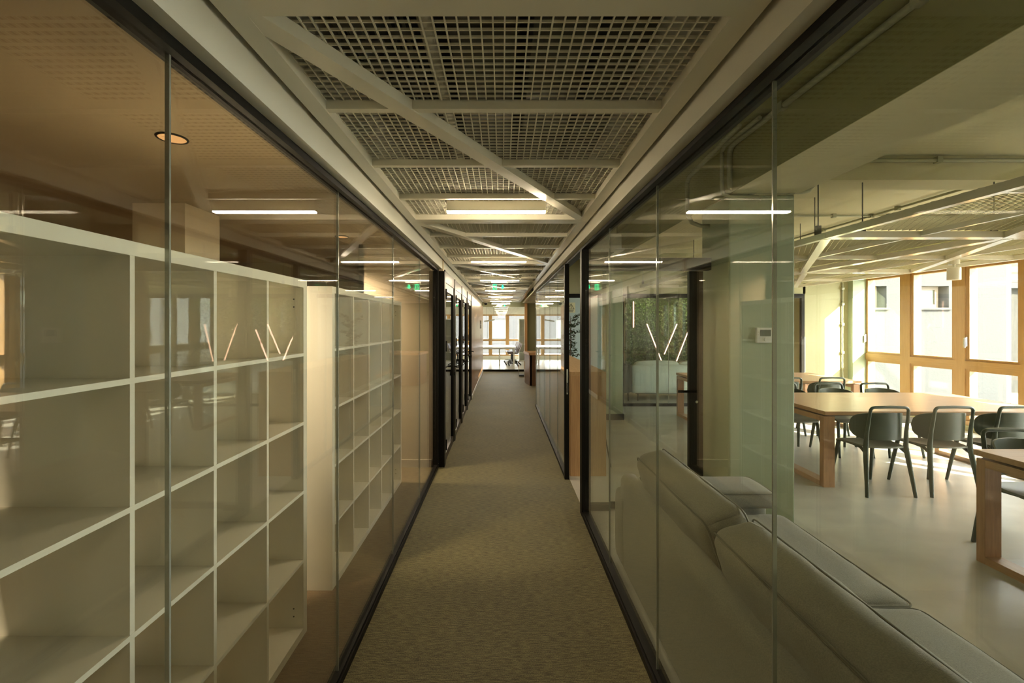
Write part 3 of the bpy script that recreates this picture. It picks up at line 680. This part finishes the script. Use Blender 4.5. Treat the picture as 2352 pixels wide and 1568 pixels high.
for k, (a, b, lab) in enumerate([((1455, 692), (1455, 752), 'upright glowing LED bar at the edge of the living wall'), ((1486, 744), (1520, 830), 'slanting LED bar, first of the V shape on the living wall'),
                          ((1555, 744), (1526, 813), 'shorter LED bar closing the V on the living wall'), ((1582, 757), (1554, 829), 'LED bar slanting beside the dark door stile'),
                          ((1625, 744), (1655, 830), 'LED bar on the living wall hidden behind the sage column, falling'), ((1700, 744), (1680, 830), 'LED bar on the living wall hidden behind the sage column, rising')]):
    A, Bq = px3(*a, 10.9), px3(*b, 10.9)
    t = thing('led_bar', lab, 'lamp', tuple(A), group='glowing bars on the living wall')
    obj('tube', MB().tube([A, Bq], 0.010, 8), 'neon_glow', t, True)
    obj('carrier', MB().bar(A+Vector((0, .03, 0)), Bq+Vector((0, .03, 0)), 0.045, 0.03, up=(0, 1, 0)), 'dark_fabric', t, True)
    for q in (A, Bq): obj('bracket', MB().tube([q+Vector((0, .03, 0)), q+Vector((0, 0.34, 0))], 0.01, 6), 'chrome', t, True)

# ------------------------------------------------------------------ dining tables
def table(x0, x1, y0, y1, label):
    t = thing('dining_table', label, 'table', ((x0+x1)/2, (y0+y1)/2, 0), group='long oak tables with sled frames')
    obj('tabletop', BB(x0, x1, y0, y1, 0.712, 0.75, b=.003), 'oak_x', t, True)
    obj('shadow_gap', B(x0+0.06, x1-0.06, y0+0.06, y1-0.06, 0.697, 0.712), 'hole_dark', t, True)  # dark slab under the top, blackened to stand for shade in the gap
    for x in (x0+0.0, x1-0.11):
        xa, xb = x, x+0.11; ya, yb = y0+0.02, y1-0.02; w = 0.055
        obj('leg', BB(xa, xb, ya, ya+w, 0.0, 0.697, b=.002), 'oak_z', t, True)
        obj('leg', BB(xa, xb, yb-w, yb, 0.0, 0.697, b=.002), 'oak_z', t, True)
        obj('top_rail', BB(xa, xb, ya+w, yb-w, 0.645, 0.697, b=.002), 'oak_y', t, True)
        obj('floor_rail', BB(xa, xb, ya+w, yb-w, 0.0, 0.05, b=.002), 'oak_y', t, True)
table(3.22, 5.62, 1.76, 3.006, 'oak dining table closest to the sofa, cut by the picture edge')
table(3.16, 5.50, 4.30, 5.50, 'oak dining table in the middle, three green chairs along its near side')
table(3.08, 5.42, 6.62, 7.78, 'oak dining table farthest back, sunlit, near the lounge glass')
# ------------------------------------------------------------------ dining chairs
def make_chair(label):
    t = thing('dining_chair', label, 'chair', (0, 0, 0), group='dark green moulded dining chairs')
    def seat(u, v):
        x = (u*2-1); y = (v*2-1)
        rx = 0.215*(1-0.10*max(0, -y)); px = x*rx*math.sqrt(1-0.28*y*y); py = y*0.215*math.sqrt(1-0.22*x*x)
        z = 0.452-0.018*(1-x*x)*(1-y*y) - (0.03*max(0, y-0.6)**2*6)
        return (px, py, z), (0, 0, 1)
    obj('seat', MB().surf(seat, 14, 14, 0.016), 'green_seat', t, label='paler grey green seat')
    def back(u, v):
        s = u*2-1; a = s*math.radians(88); hh = 0.128*(max(0.0, 1-abs(s)**3.6))**0.5+0.002
        x = 0.232*math.sin(a); y = -0.035-0.165*math.cos(a)+0.0
        zc = 0.648-0.012*abs(s); z = zc+(v*2-1)*hh
        y -= 0.05*(z-0.52)
        return (x, y, z), (math.sin(a)/0.232, -math.cos(a)/0.165, 0)
    obj('backrest', MB().surf(back, 28, 10, 0.012), 'green_plastic', t)
    for s in (-1, 1):
        obj('leg', MB().tube([(s*.225, -.245, 0), (s*.213, -.225, .16), (s*.198, -.200, .34), (s*.188, -.185, .46), (s*.183, -.195, .60), (s*.180, -.215, .72)], [.014, .017, .021, .021, .016, .014], 10), 'green_plastic', t)
        obj('leg', MB().tube([(s*.205, .235, 0), (s*.190, .200, .22), (s*.172, .165, .425), (s*.15, .14, .44)], [.013, .016, .019, .015], 10), 'green_plastic', t)
        obj('side_rail', MB().tube([(s*.19, -.187, .40), (s*.185, -.12, .435), (s*.172, 0.0, .438), (s*.165, .16, .433)], [.016, .014, .012, .014], 8), 'green_plastic', t)
    lp = [(-.180, -.215, .72), (-.178, -.222, .78)] + [(-.178+.04*(1-math.cos(math.radians(a))), -.226, .795+.035*math.sin(math.radians(a))) for a in (20, 45, 70, 90)]
    lp += [(0, -.228, .834)] + [(-p[0], p[1], p[2]) for p in lp[::-1]]
    obj('back_loop', MB().tube(lp, .0135, 10), 'green_plastic', t)
    obj('foot_cap', MB(), 'plastic_white', t) if False else None
    return t
chairs = [
 (3.60, 4.31, 0, 'green chair at the near side of the middle table, by the table corner'),
 (4.20, 4.31, 0, 'green chair at the near side of the middle table, second from the corner'),
 (4.80, 4.31, 0, 'green chair at the near side of the middle table, third from the corner'),
 (3.66, 5.52, PI, 'green chair at the far side of the middle table, half hidden by the sage column'),
 (4.25, 5.50, PI, 'green chair at the far side of the middle table, second from the column'),
 (4.85, 5.50, PI, 'pale lit green chair at the far side of the middle table, before the window frames'),
 (4.13, 6.55, 0, 'sunlit green chair at the back table, cut by the sage column'),
 (4.75, 6.55, 0, 'sunlit green chair at the back table, near its right end'),
 (3.50, 6.55, 0, 'green chair at the back table, hidden behind the sage column'),
 (3.68, 2.98, PI-0.08, 'green chair at the far side of the closest table, cut by the picture edge'),
 (4.35, 3.0, PI, 'green chair at the far side of the closest table, outside the picture'),
]
ch0 = None
for k, (x, y, rz, lab) in enumerate(chairs):
    if ch0 is None: ch0 = make_chair(lab); ch0.location = (x, y, 0); ch0.rotation_euler = (0, 0, rz)
    else: dup(ch0, (x, y, 0), rz, lab)

# ------------------------------------------------------------------ suspended rafts in the dining room
ZR = 2.30
def raft(x0, x1, y0, y1, label, flip=False):
    t = thing('ceiling_raft', label, 'ceiling panel', ((x0+x1)/2, (y0+y1)/2, ZR), group='suspended white mesh rafts of the dining room')
    z0, z1 = ZR, ZR+0.05
    obj('side_rail', B(x0, x0+0.045, y0, y1, z0, z1), 'raft_white', t, True)
    obj('side_rail', B(x1-0.045, x1, y0, y1, z0, z1), 'raft_white', t, True)
    obj('end_rail', B(x0+.045, x1-.045, y0, y0+.045, z0, z1), 'raft_white', t, True)
    obj('end_rail', B(x0+.045, x1-.045, y1-.045, y1, z0, z1), 'raft_white', t, True)
    obj('cross_bar', B(x0+.045, x1-.045, (y0+y1)/2-.012, (y0+y1)/2+.012, z0+.01, z1), 'raft_white', t, True)
    obj('long_bar', B((x0+x1)/2-.012, (x0+x1)/2+.012, y0+.045, y1-.045, z0+.012, z1), 'raft_white', t, True)
    obj('diagonal_bar', MB().bar((x0+.03, y0+.03, z0+.02), (x1-.03, y1-.03, z0+.02), 0.07, 0.045), 'raft_white', t, True)
    m = MB(); px, py = 0.028, 0.09; rows = int((x1-x0-.06)/px); cols = int((y1-y0-.06)/(py/2)); w = 0.0045
    for i in range(rows):
        xb = x0+.03+i*px; vs = []; fs = []
        for j in range(cols+1):
            xx = xb+(px*0.5 if (j+i) % 2 else -px*0.5)*0.92+px/2; yy_ = y0+.03+j*py/2; tz = 0.007
            vs += [(xx-w, yy_, z1-tz+.012), (xx+w, yy_, z1+tz+.006)]
            if j: n0 = 2*(j-1); fs.append((n0, n0+1, n0+3, n0+2))
        m.add(vs, fs)
    obj('expanded_mesh', m, 'raft_white', t, True, kind='stuff')
NX = [2.63, 4.12, 5.61]; NY = [-1.25, 1.17, 3.58, 6.0, 8.4]
names = {(0, 0): 'column side row, behind the camera', (0, 1): 'window side row, behind the camera', (1, 0): 'column side row, over the closest table', (1, 1): 'window side row, over the closest table',
         (2, 0): 'column side row, over the middle table', (2, 1): 'window side row, over the middle table', (3, 0): 'column side row, against the lounge glass', (3, 1): 'window side row, farthest back'}
for j in range(4):
    for i in range(2):
        raft(NX[i], NX[i+1]-.003, NY[j], NY[j+1]-.003, 'suspended white mesh raft, ' + names[(j, i)])
rods = [(2.66, y, 2.8 if 3.6 < y < 3.95 else 3.0) for y in (1.3, 3.70, 6.1, 8.3)]+[(3.45, 4.85, 3.0), (4.14, 3.70, 2.8), (4.14, 6.1, 3.0), (5.5, 3.7, 2.8), (3.05, 3.72, 2.8)]
for k, (x, y, zt) in enumerate(rods):
    t = thing('suspension_rod', None, 'rod', (x, y, ZR+.05), group='thin steel rods holding the rafts')
    t['label'] = ['thin rod holding the raft over the closest table', 'thin rod on the cross beam by the raft edge', 'thin rod at the raft edge past the sage column', 'thin rod at the raft edge by the lounge glass',
                  'thin rod over the middle table with its conduit behind', 'thin rod from the cross beam at the middle raft joint', 'thin rod at the raft joint over the back table', 'thin rod from the cross beam on the window side', 'thin rod with clamp, the most visible one below the cross beam'][k]
    obj('rod', MB().tube([(x, y, ZR+.05), (x, y, zt)], 0.005, 6), 'zinc', t, True)
    obj('clamp', BB(x-.018, x+.018, y-.015, y+.015, ZR+.05, ZR+.13, b=.002), 'zinc', t, True)
def spotlight(x, y, label):
    t = thing('spotlight', label, 'lamp', (x, y, ZR), group='white cylinder spotlights under the rafts')
    obj('canopy', MB().lathe([(0.05, -0.012), (0.05, 0.046)], (x, y, ZR)), 'raft_white', t, True)
    obj('stem', MB().tube([(x, y, ZR-.012), (x, y, ZR-.045)], 0.012, 8), 'raft_white', t, True)
    obj('body', MB().lathe([(0.055, -0.19), (0.06, -0.188), (0.06, -0.05), (0.055, -0.045)], (x, y, ZR), 28), 'raft_white', t, True)
spotlight(5.19, 5.05, 'white cylinder spotlight hanging in front of the windows')
spotlight(3.55, 8.2, 'white cylinder spotlight near the lounge glass header')
# ------------------------------------------------------------------ conduits
def conduit(label, pts, r=0.017, clips=()):
    t = thing('conduit', label, 'pipe', tuple(pts[0]))
    obj('pipe', MB().tube(pts, r, 10), 'conduit', t, True)
    for c in clips:
        obj('clip', BB(c[0]-.022, c[0]+.022, c[1]-.022, c[1]+.022, c[2]-.022, c[2]+.028, b=.003), 'conduit', t, True)
p = [(1.755, -2.4, 2.965), (1.755, 3.33, 2.965)]+arc((1.755, 3.33, 2.905), .06, 90, 0, 5, 'yz')+[(1.755, 3.39, 2.71)]
p += [(1.765, 3.40, 2.665), (1.80, 3.42, 2.640), (1.85, 3.43, 2.635), (2.34, 3.43, 2.635), (2.39, 3.43, 2.645), (2.42, 3.43, 2.68)]
conduit('olive painted conduit following the ceiling beam and bending across the sage column head', p, 0.019, [(1.755, 1.1, 2.965), (1.755, 1.85, 2.965), (1.755, 2.75, 2.965), (1.95, 3.43, 2.635), (2.25, 3.43, 2.635)])
conduit('olive painted conduit with a second bend on the column head', [(1.70, 2.9, 2.965), (1.70, 3.36, 2.965), (1.70, 3.40, 2.93), (1.70, 3.40, 2.66), (1.72, 3.42, 2.615), (1.78, 3.44, 2.600), (2.0, 3.44, 2.598), (2.03, 3.44, 2.58)], 0.015)
conduit('olive conduit looping down behind the column, left side', [(1.62, 3.0, 2.96), (1.60, 3.75, 2.86), (1.60, 3.80, 2.82), (1.60, 3.80, 2.56), (1.64, 3.80, 2.48), (1.72, 3.80, 2.45), (1.79, 3.80, 2.45)], 0.018)
conduit('dark conduit along the ceiling toward the far wall above the rafts', [(4.68, 4.0, 2.975), (4.68, 8.6, 2.975)], 0.014, [(4.68, y, 2.972) for y in (4.4, 5.2, 5.57, 6.4, 7.4)])
conduit('conduit crossing the ceiling above the rafts', [(2.36, 5.5, 2.90), (2.37, 5.55, 2.96), (2.44, 5.57, 2.975), (6.9, 5.57, 2.975)], 0.014, [(x, 5.57, 2.972) for x in (2.8, 4.2, 4.9, 5.7)])
conduit('conduit along the top of the cross beam', [(2.33, 3.63, 2.955), (7.0, 3.63, 2.955)], 0.016, [(x, 3.63, 2.955) for x in (2.75, 3.6, 4.5, 5.4)])
conduit('thin upright conduit on the olive far wall near the windows', [(6.66, 8.60, 0.1), (6.66, 8.60, 2.99)], 0.012, [(6.66, 8.60, z) for z in (1.05, 1.6, 2.0, 2.3)])
# thermostat
th = thing('thermostat', 'white wall thermostat with grey screen and dial on the sage column', 'thermostat', (2.07, 3.46, 1.51))
cs_ = obj('case', BB(1.998, 2.142, 3.448, 3.472, 1.455, 1.575, b=.006), 'plastic_white', th, True)
obj('screen', B(2.025, 2.108, 3.4465, 3.449, 1.508, 1.558), 'screen_grey', cs_, True)
obj('dial', MB().tube([(2.07, 3.449, 1.482), (2.07, 3.437, 1.482)], 0.016, 20), 'plastic_white', cs_, True)
for x in (2.011, 2.128):
    for z in (1.52, 1.54): obj('button', B(x-.003, x+.003, 3.4465, 3.449, z-.004, z+.004), 'bulkhead_paint', cs_, True)

# ------------------------------------------------------------------ bar counter and stools
bc = thing('bar_counter', 'tall oak bar counter seen through the sliding door opening', 'counter', (0.9, 6.0, 0))
obj('top', BB(0.72, 1.10, 4.64, 7.3, 1.06, 1.10, b=.002), 'counter_y', bc, True)
obj('end_panel', BB(0.72, 1.10, 4.64, 4.69, 0, 1.06, b=.002), 'counter_z', bc, True)
obj('end_panel', BB(0.72, 1.10, 7.25, 7.3, 0, 1.06, b=.002), 'counter_z', bc, True)
obj('back_panel', B(0.74, 0.77, 4.69, 7.25, 0, 1.06), 'counter_z', bc, True)
def make_stool(label):
    t = thing('bar_stool', label, 'stool', (0, 0, 0), group='dark shell bar stools at the oak counter')
    def sh(u, v):
        a = (u*2-1)*math.radians(75); z = 0.72+0.20*v; rr = 0.20+0.02*v
        return (rr*math.cos(a), rr*math.sin(a), z), (math.cos(a), math.sin(a), 0)
    obj('backrest', MB().surf(sh, 12, 4, 0.01), 'black_metal', t)
    obj('seat', MB().lathe([(0.17, 0), (0.205, 0.01), (0.205, 0.025), (0.15, 0.02)], (0, 0, 0.71), 20), 'black_metal', t)
    for sx in (-1, 1):
        for sy in (-1, 1): obj('leg', MB().tube([(sx*.12, sy*.12, .71), (sx*.23, sy*.22, 0)], .0075, 6), 'black_metal', t)
    obj('footrest', MB().tube([(-.19, -.18, .25), (.19, -.18, .25), (.19, .18, .25), (-.19, .18, .25)], .006, 6, closed=True), 'black_metal', t)
    return t
s0 = make_stool('dark bar stool with wire legs, nearest the sliding door opening'); s0.location = (0.99, 5.15, 0)
dup(s0, (0.99, 5.95, 0), 0, 'dark bar stool with wire legs, the middle one of the row at the oak counter')
dup(s0, (0.99, 6.75, 0), 0, 'dark bar stool with wire legs, last of the row toward the pale panel')
ac_ = thing('air_conditioner', 'white ceiling cassette air conditioner hanging above the bar counter', 'air conditioner', (1.25, 6.1, 2.6))
obj('housing', BB(0.95, 1.58, 5.8, 6.5, 2.60, 2.80, b=.01), 'plastic_white', ac_, True)
gp = obj('face_panel', BB(0.92, 1.61, 5.77, 6.53, 2.575, 2.605, b=.01), 'plastic_white', ac_, True)
for k in range(6): obj('louvre', B(1.02, 1.51, 5.92+k*.08, 5.95+k*.08, 2.568, 2.576), 'duct_grey', gp, True)
for x in (1.0, 1.53):
    for y in (5.85, 6.45): obj('hanger', MB().tube([(x, y, 2.8), (x, y, 3.0)], .005, 6), 'zinc', ac_, True)
# warning sign on the pale panel
ws = thing('warning_sign', 'yellow warning sign with lightning triangle above the counter', 'sign', (1.34, 8.59, 1.93))
obj('sheet', B(1.27, 1.43, 8.592, 8.60, 1.83, 2.03), 'sign_paper', ws, True)
m = MB(); tri = [Vector((1.29, 8.59, 1.90)), Vector((1.41, 8.59, 1.90)), Vector((1.35, 8.59, 2.005))]
for k in range(3): m.bar(tri[k], tri[(k+1) % 3], .008, .002, up=(0, 1, 0))
m.bar((1.358, 8.59, 1.975), (1.342, 8.59, 1.945), .008, .002, up=(0, 1, 0)).bar((1.342, 8.59, 1.947), (1.358, 8.59, 1.94), .006, .002, up=(0, 1, 0)).bar((1.358, 8.59, 1.942), (1.345, 8.59, 1.91), .007, .002, up=(0, 1, 0))
obj('triangle', m, 'hole_dark', ws, True)
obj('lines', MB().box(1.30, 1.40, 8.589, 8.592, 1.865, 1.875).box(1.31, 1.39, 8.589, 8.592, 1.845, 1.853), 'hole_dark', ws, True)
# olive tree
ot = thing('potted_olive_tree', 'slender olive tree with sparse leaves in a dark pot behind the counter', 'plant', (1.22, 7.85, 0))
obj('pot', MB().lathe([(0.10, 0), (0.13, 0.02), (0.15, 0.32), (0.14, 0.32), (0.13, 0.29)], (1.22, 7.85, 0), 24), 'black_metal', ot, True)
m = MB(); lf = MB()
m.tube([(1.22, 7.85, .28), (1.20, 7.86, .8), (1.23, 7.84, 1.3), (1.22, 7.85, 1.75)], [.014, .012, .009, .004], 8)
for i in range(26):
    z = random.uniform(1.0, 1.75); a = random.uniform(0, 2*PI); L = random.uniform(.1, .26)
    p0 = Vector((1.22, 7.85, z)); p1 = p0+Vector((math.cos(a)*L, math.sin(a)*L, random.uniform(.02, .16))); m.tube([p0, p0.lerp(p1, .5)+Vector((0, 0, .02)), p1], [.004, .003, .0015], 5)
    for j in range(12):
        c = p0.lerp(p1, random.uniform(.2, 1)); d = Vector((random.uniform(-1, 1), random.uniform(-1, 1), random.uniform(-.5, .9))).normalized()
        u = d.cross(Vector((random.random(), random.random(), .3))).normalized()*.011; s = random.uniform(.05, .08)
        lf.add([c, c+d*s*.5+u, c+d*s, c+d*s*.5-u], [(0, 1, 2, 3)])
obj('trunk', m, 'bark', ot, True); obj('foliage', lf, 'leaf_dark', ot, True, kind='stuff')

# ------------------------------------------------------------------ reception desk, stand
rd = thing('reception_desk', 'dark wood desk with pale top at the corner past the glass wall', 'desk', (1.2, 12, 0))
obj('top', MB().add([(0.60, 12.3, .80), (0.70, 11.45, .80), (2.1, 11.45, .80), (2.1, 12.6, .80), (0.60, 12.3, .86), (0.70, 11.45, .86), (2.1, 11.45, .86), (2.1, 12.6, .86)],
                [(0, 3, 2, 1), (4, 5, 6, 7), (0, 1, 5, 4), (1, 2, 6, 5), (2, 3, 7, 6), (3, 0, 4, 7)]), 'oak_x', rd, True)
obj('side_panel', MB().add([(0.625, 12.2, 0), (0.72, 11.5, 0), (0.78, 11.5, 0), (0.69, 12.2, 0), (0.625, 12.2, .8), (0.72, 11.5, .8), (0.78, 11.5, .8), (0.69, 12.2, .8)],
                [(0, 3, 2, 1), (4, 5, 6, 7), (0, 1, 5, 4), (1, 2, 6, 5), (2, 3, 7, 6), (3, 0, 4, 7)]), 'walnut_desk', rd, True)
obj('front_panel', B(0.74, 2.05, 11.5, 11.55, 0, .8), 'walnut_desk', rd, True)
us = thing('umbrella_stand', 'chrome wire umbrella stand beside the dark desk', 'umbrella stand', (0.62, 13.6, 0))
m = MB()
for z in (0.02, 0.46): m.tube([(0.52, 13.5, z), (0.69, 13.5, z), (0.69, 13.7, z), (0.52, 13.7, z)], .008, 6, closed=True)
for (x, y) in ((.52, 13.5), (.69, 13.5), (.69, 13.7), (.52, 13.7)): m.tube([(x, y, 0), (x, y, .47)], .008, 6)
obj('wire_frame', m, 'chrome', us, True); obj('drip_tray', BB(.53, .68, 13.51, 13.69, 0.0, .05, b=.004), 'black_metal', us, True)

# ------------------------------------------------------------------ meeting room furniture
mt = thing('meeting_table', 'long white meeting table behind the glass at the corridor end', 'table', (-0.4, 17.5, 0))
obj('tabletop', BB(-2.0, 0.52, 16.85, 18.6, .70, .73, b=.004), 'meeting_white', mt, True)
for (x, y) in ((0.46, 16.92), (0.46, 18.53), (-1.9, 16.92), (-1.9, 18.53), (-0.1, 17.3), (-0.1, 18.2)): obj('leg', B(x-.025, x+.025, y-.025, y+.025, 0, .70), 'meeting_white', mt, True)
obj('apron', MB().box(-1.9, .46, 16.90, 16.94, .65, .70), 'meeting_white', mt, True)
def swivel(label):
    t = thing('swivel_chair', label, 'chair', (0, 0, 0), group='brown shell swivel chairs at the meeting table')
    def sh(u, v):
        # seat to back profile, facing -X
        s = v; a = (u*2-1)
        if s < .45: x = -.22+.40*s/.45; z = .46-.02*math.sin(s/.45*PI)
        else: q = (s-.45)/.55; x = .18+.10*q+.05*math.sin(q*PI/2); z = .46+.40*q
        w = .22*(1-.3*max(0, s-.8)*2); x -= .05*a*a*(1 if s > .45 else 0); z += .04*a*a*(1 if s < .6 else 0)
        nx = (0, 0, 1) if s < .4 else (-1, 0, .2)
        return (x, a*w, z), nx
    obj('shell', MB().surf(sh, 8, 16, .012), 'brown_shell', t)
    obj('column', MB().tube([(0, 0, .10), (0, 0, .44)], .022, 8), 'black_metal', t)
    m = MB()
    for k in range(5):
        a = 2*PI*k/5+.3; m.tube([(0, 0, .12), (.28*math.cos(a), .28*math.sin(a), .075)], [.02, .012], 6)
    obj('star_base', m, 'black_metal', t)
    for k in range(5):
        a = 2*PI*k/5+.3; c = (.29*math.cos(a), .29*math.sin(a), .03); obj('caster', MB().tube([(c[0]-.015*math.sin(a), c[1]+.015*math.cos(a), .03), (c[0]+.015*math.sin(a), c[1]-.015*math.cos(a), .03)], .03, 8), 'black_metal', t)
    return t
w0 = swivel('brown swivel chair at the meeting table, closest to the glass'); w0.location = (.45, 17.1, 0)
for k, y in enumerate((17.65, 18.2, 18.75)): dup(w0, (.43-.02*k, y, 0), 0.1*k, 'brown swivel chair at the meeting table, %s from the glass' % ORD[k+1])
pe = thing('pendant_lamp', 'white slanting linear pendant in the meeting room', 'lamp', (-0.45, 17, 1.8))
obj('housing', MB().bar((-0.68, 17, 1.72), (-0.28, 16.9, 1.78), .05, .05), 'meeting_white', pe, True)
obj('cable', MB().tube([(-0.6, 16.98, 1.74), (-0.6, 16.98, 2.42)], .003, 5).tube([(-0.32, 16.91, 1.78), (-0.32, 16.91, 2.42)], .003, 5), 'black_metal', pe, True)
fs = thing('storage_shelf', 'white cube shelf beside the meeting room windows', 'shelf', (0.9, 19.4, 0))
obj('carcass', MB().box(.74, .78, 19.2, 19.6, 0, 1.85).box(1.14, 1.18, 19.2, 19.6, 0, 1.85).box(1.5, 1.54, 19.2, 19.6, 0, 1.85).box(.78, 1.5, 19.2, 19.6, 1.81, 1.85).box(.78, 1.5, 19.2, 19.6, 0, .04), 'shelf_white', fs, True)
obj('back_panel', B(.78, 1.5, 19.58, 19.6, .04, 1.81), 'shelf_white', fs, True)
for i in range(1, 5): obj('shelf_board', B(.78, 1.5, 19.2, 19.6, i*.36, i*.36+.02), 'shelf_white', fs, True)

# ------------------------------------------------------------------ outside
struct('ground_outside', B(7.3, 40, -20, 40, -0.6, -0.5), 'exterior_ground')
struct('ground_far', B(-20, 7.3, 20.5, 60, -0.6, -0.5), 'exterior_ground')
bd = thing('neighbour_building', 'white stucco house close outside the dining room windows', 'building', (10.5, 12, -0.5))
# facade with two openings (Y = 11)
XA, XB = 7.6, 12.62
ops = [(8.3, 9.62, 2.02, 2.56), (10.42, 11.18, 2.02, 2.56)]
fa = MB()
fa.box(XA, XB, 11, 11.3, -0.5, 2.02).box(XA, XB, 11, 11.3, 2.56, 9)
xs = [XA]+[v for o in ops for v in o[:2]]+[XB]
for k in range(0, len(xs), 2): fa.box(xs[k], xs[k+1], 11, 11.3, 2.02, 2.56)
fa.box(XA, XB, 11.3, 18, -0.5, 9)
obj('facade', fa, 'stucco', bd, True)
for (a, b, z0, z1) in ops:
    wd = obj('window', MB().box(a, a+.09, 11.16, 11.24, z0, z1).box(b-.2, b-.11, 11.16, 11.24, z0, z1).box(a+.09, b-.2, 11.16, 11.24, z0, z0+.09).box(a+.09, b-.2, 11.16, 11.24, z1-.09, z1), 'neighbour_pine', bd, True)
    obj('pane', MB().box(a+.09, b-.2, 11.19, 11.21, z0+.09, z1-.09), 'screen_grey', bd, True)
    obj('sill', B(a-.05, b+.05, 10.94, 11.16, z0-.05, z0), 'stucco', bd, True)
    if a < 9:
        m = MB()
        for k in range(7): z = z0+.12+k*.05; m.box(b-.40, b-.2, 11.14, 11.18, z, z+.035)
        obj('shutter', m, 'neighbour_pine', bd, True)
obj('corner_strip', B(12.62, 12.74, 11.0, 11.2, -.5, 9), 'corner_white', bd, True)
b2 = thing('neighbour_building', 'weathered concrete house with red tiled roof beyond the stucco one', 'building', (16, 14, -0.5))
obj('wall', B(12.76, 26, 13.5, 20, -.5, 2.7), 'concrete', b2, True)
obj('eaves_band', B(12.8, 26, 13.3, 13.6, 2.7, 2.95), 'stucco', b2, True)
m = MB()
for k in range(14): m.add([(12.8, 13.3+k*.45, 2.95+k*.30), (26, 13.3+k*.45, 2.95+k*.30), (26, 13.3+(k+1)*.45+.05, 2.95+(k+1)*.30-.04), (12.8, 13.3+(k+1)*.45+.05, 2.95+(k+1)*.30-.04)], [(0, 1, 2, 3)])
for k in range(14): m.box(12.8, 26, 13.3+k*.45-.01, 13.3+k*.45+.46, 2.88+k*.30, 2.95+k*.30)
obj('tiled_roof', m, 'roof_tile', b2, True)
b3 = thing('street_building', 'pale building outside the meeting room windows', 'building', (0, 32, -0.5))
obj('facade', B(-14, 16, 32, 36, -.5, 3.0), 'stucco', b3, True)
for k in range(8): obj('window', B(-10+k*3, -8.6+k*3, 31.95, 32.0, .6, 1.9), 'screen_grey', b3, True)
sun_blocker = thing('neighbour_building', 'tall unseen block added outside to keep sun off the near windows', 'building', (9.6, -6, -0.5))  # unseen wing, added to stop the sun reaching the near bays
obj('facade', B(9.0, 10.2, -14, -0.8, -.5, 7), 'stucco', sun_blocker, True)
for k in range(5): obj('window', B(8.96, 9.0, -11+k*2.4, -10+k*2.4, 1.2, 2.5), 'screen_grey', sun_blocker, True)
# lounge ceiling spots
for k, (x, y) in enumerate(((3.6, 10.5), (4.8, 10.5), (6.0, 10.5))):
    t = thing('downlight', 'white spotlight on the lounge ceiling, %s from the left' % ORD[k], 'lamp', (x, y, 2.6), group='lounge ceiling spots')
    obj('body', MB().lathe([(0.04, -0.15), (0.045, -0.148), (0.045, 0.02)], (x, y, 2.6), 20), 'raft_white', t, True)
    obj('lens', MB().lathe([(0.001, -0.154), (0.036, -0.154), (0.036, -0.151)], (x, y, 2.6), 20), 'down_glow', t, True)
    ld = bpy.data.lights.new('spot_bulb', 'SPOT'); ld.energy = 24; ld.color = (1, .88, .68); ld.spot_size = math.radians(110); ld.spot_blend = 0.7; ld.shadow_soft_size = 0.04
    lo = bpy.data.objects.new('spot_bulb', ld); COL.objects.link(lo); lo.parent = t; lo.location = (0, 0, -0.17); lo.rotation_euler = (math.radians(38), 0, 0)
# ------------------------------------------------------------------ clean helper properties
for r in ROOTS:
    if '_l' in r: del r['_l']
for o in bpy.data.objects:
    if '_l' in o: del o['_l']
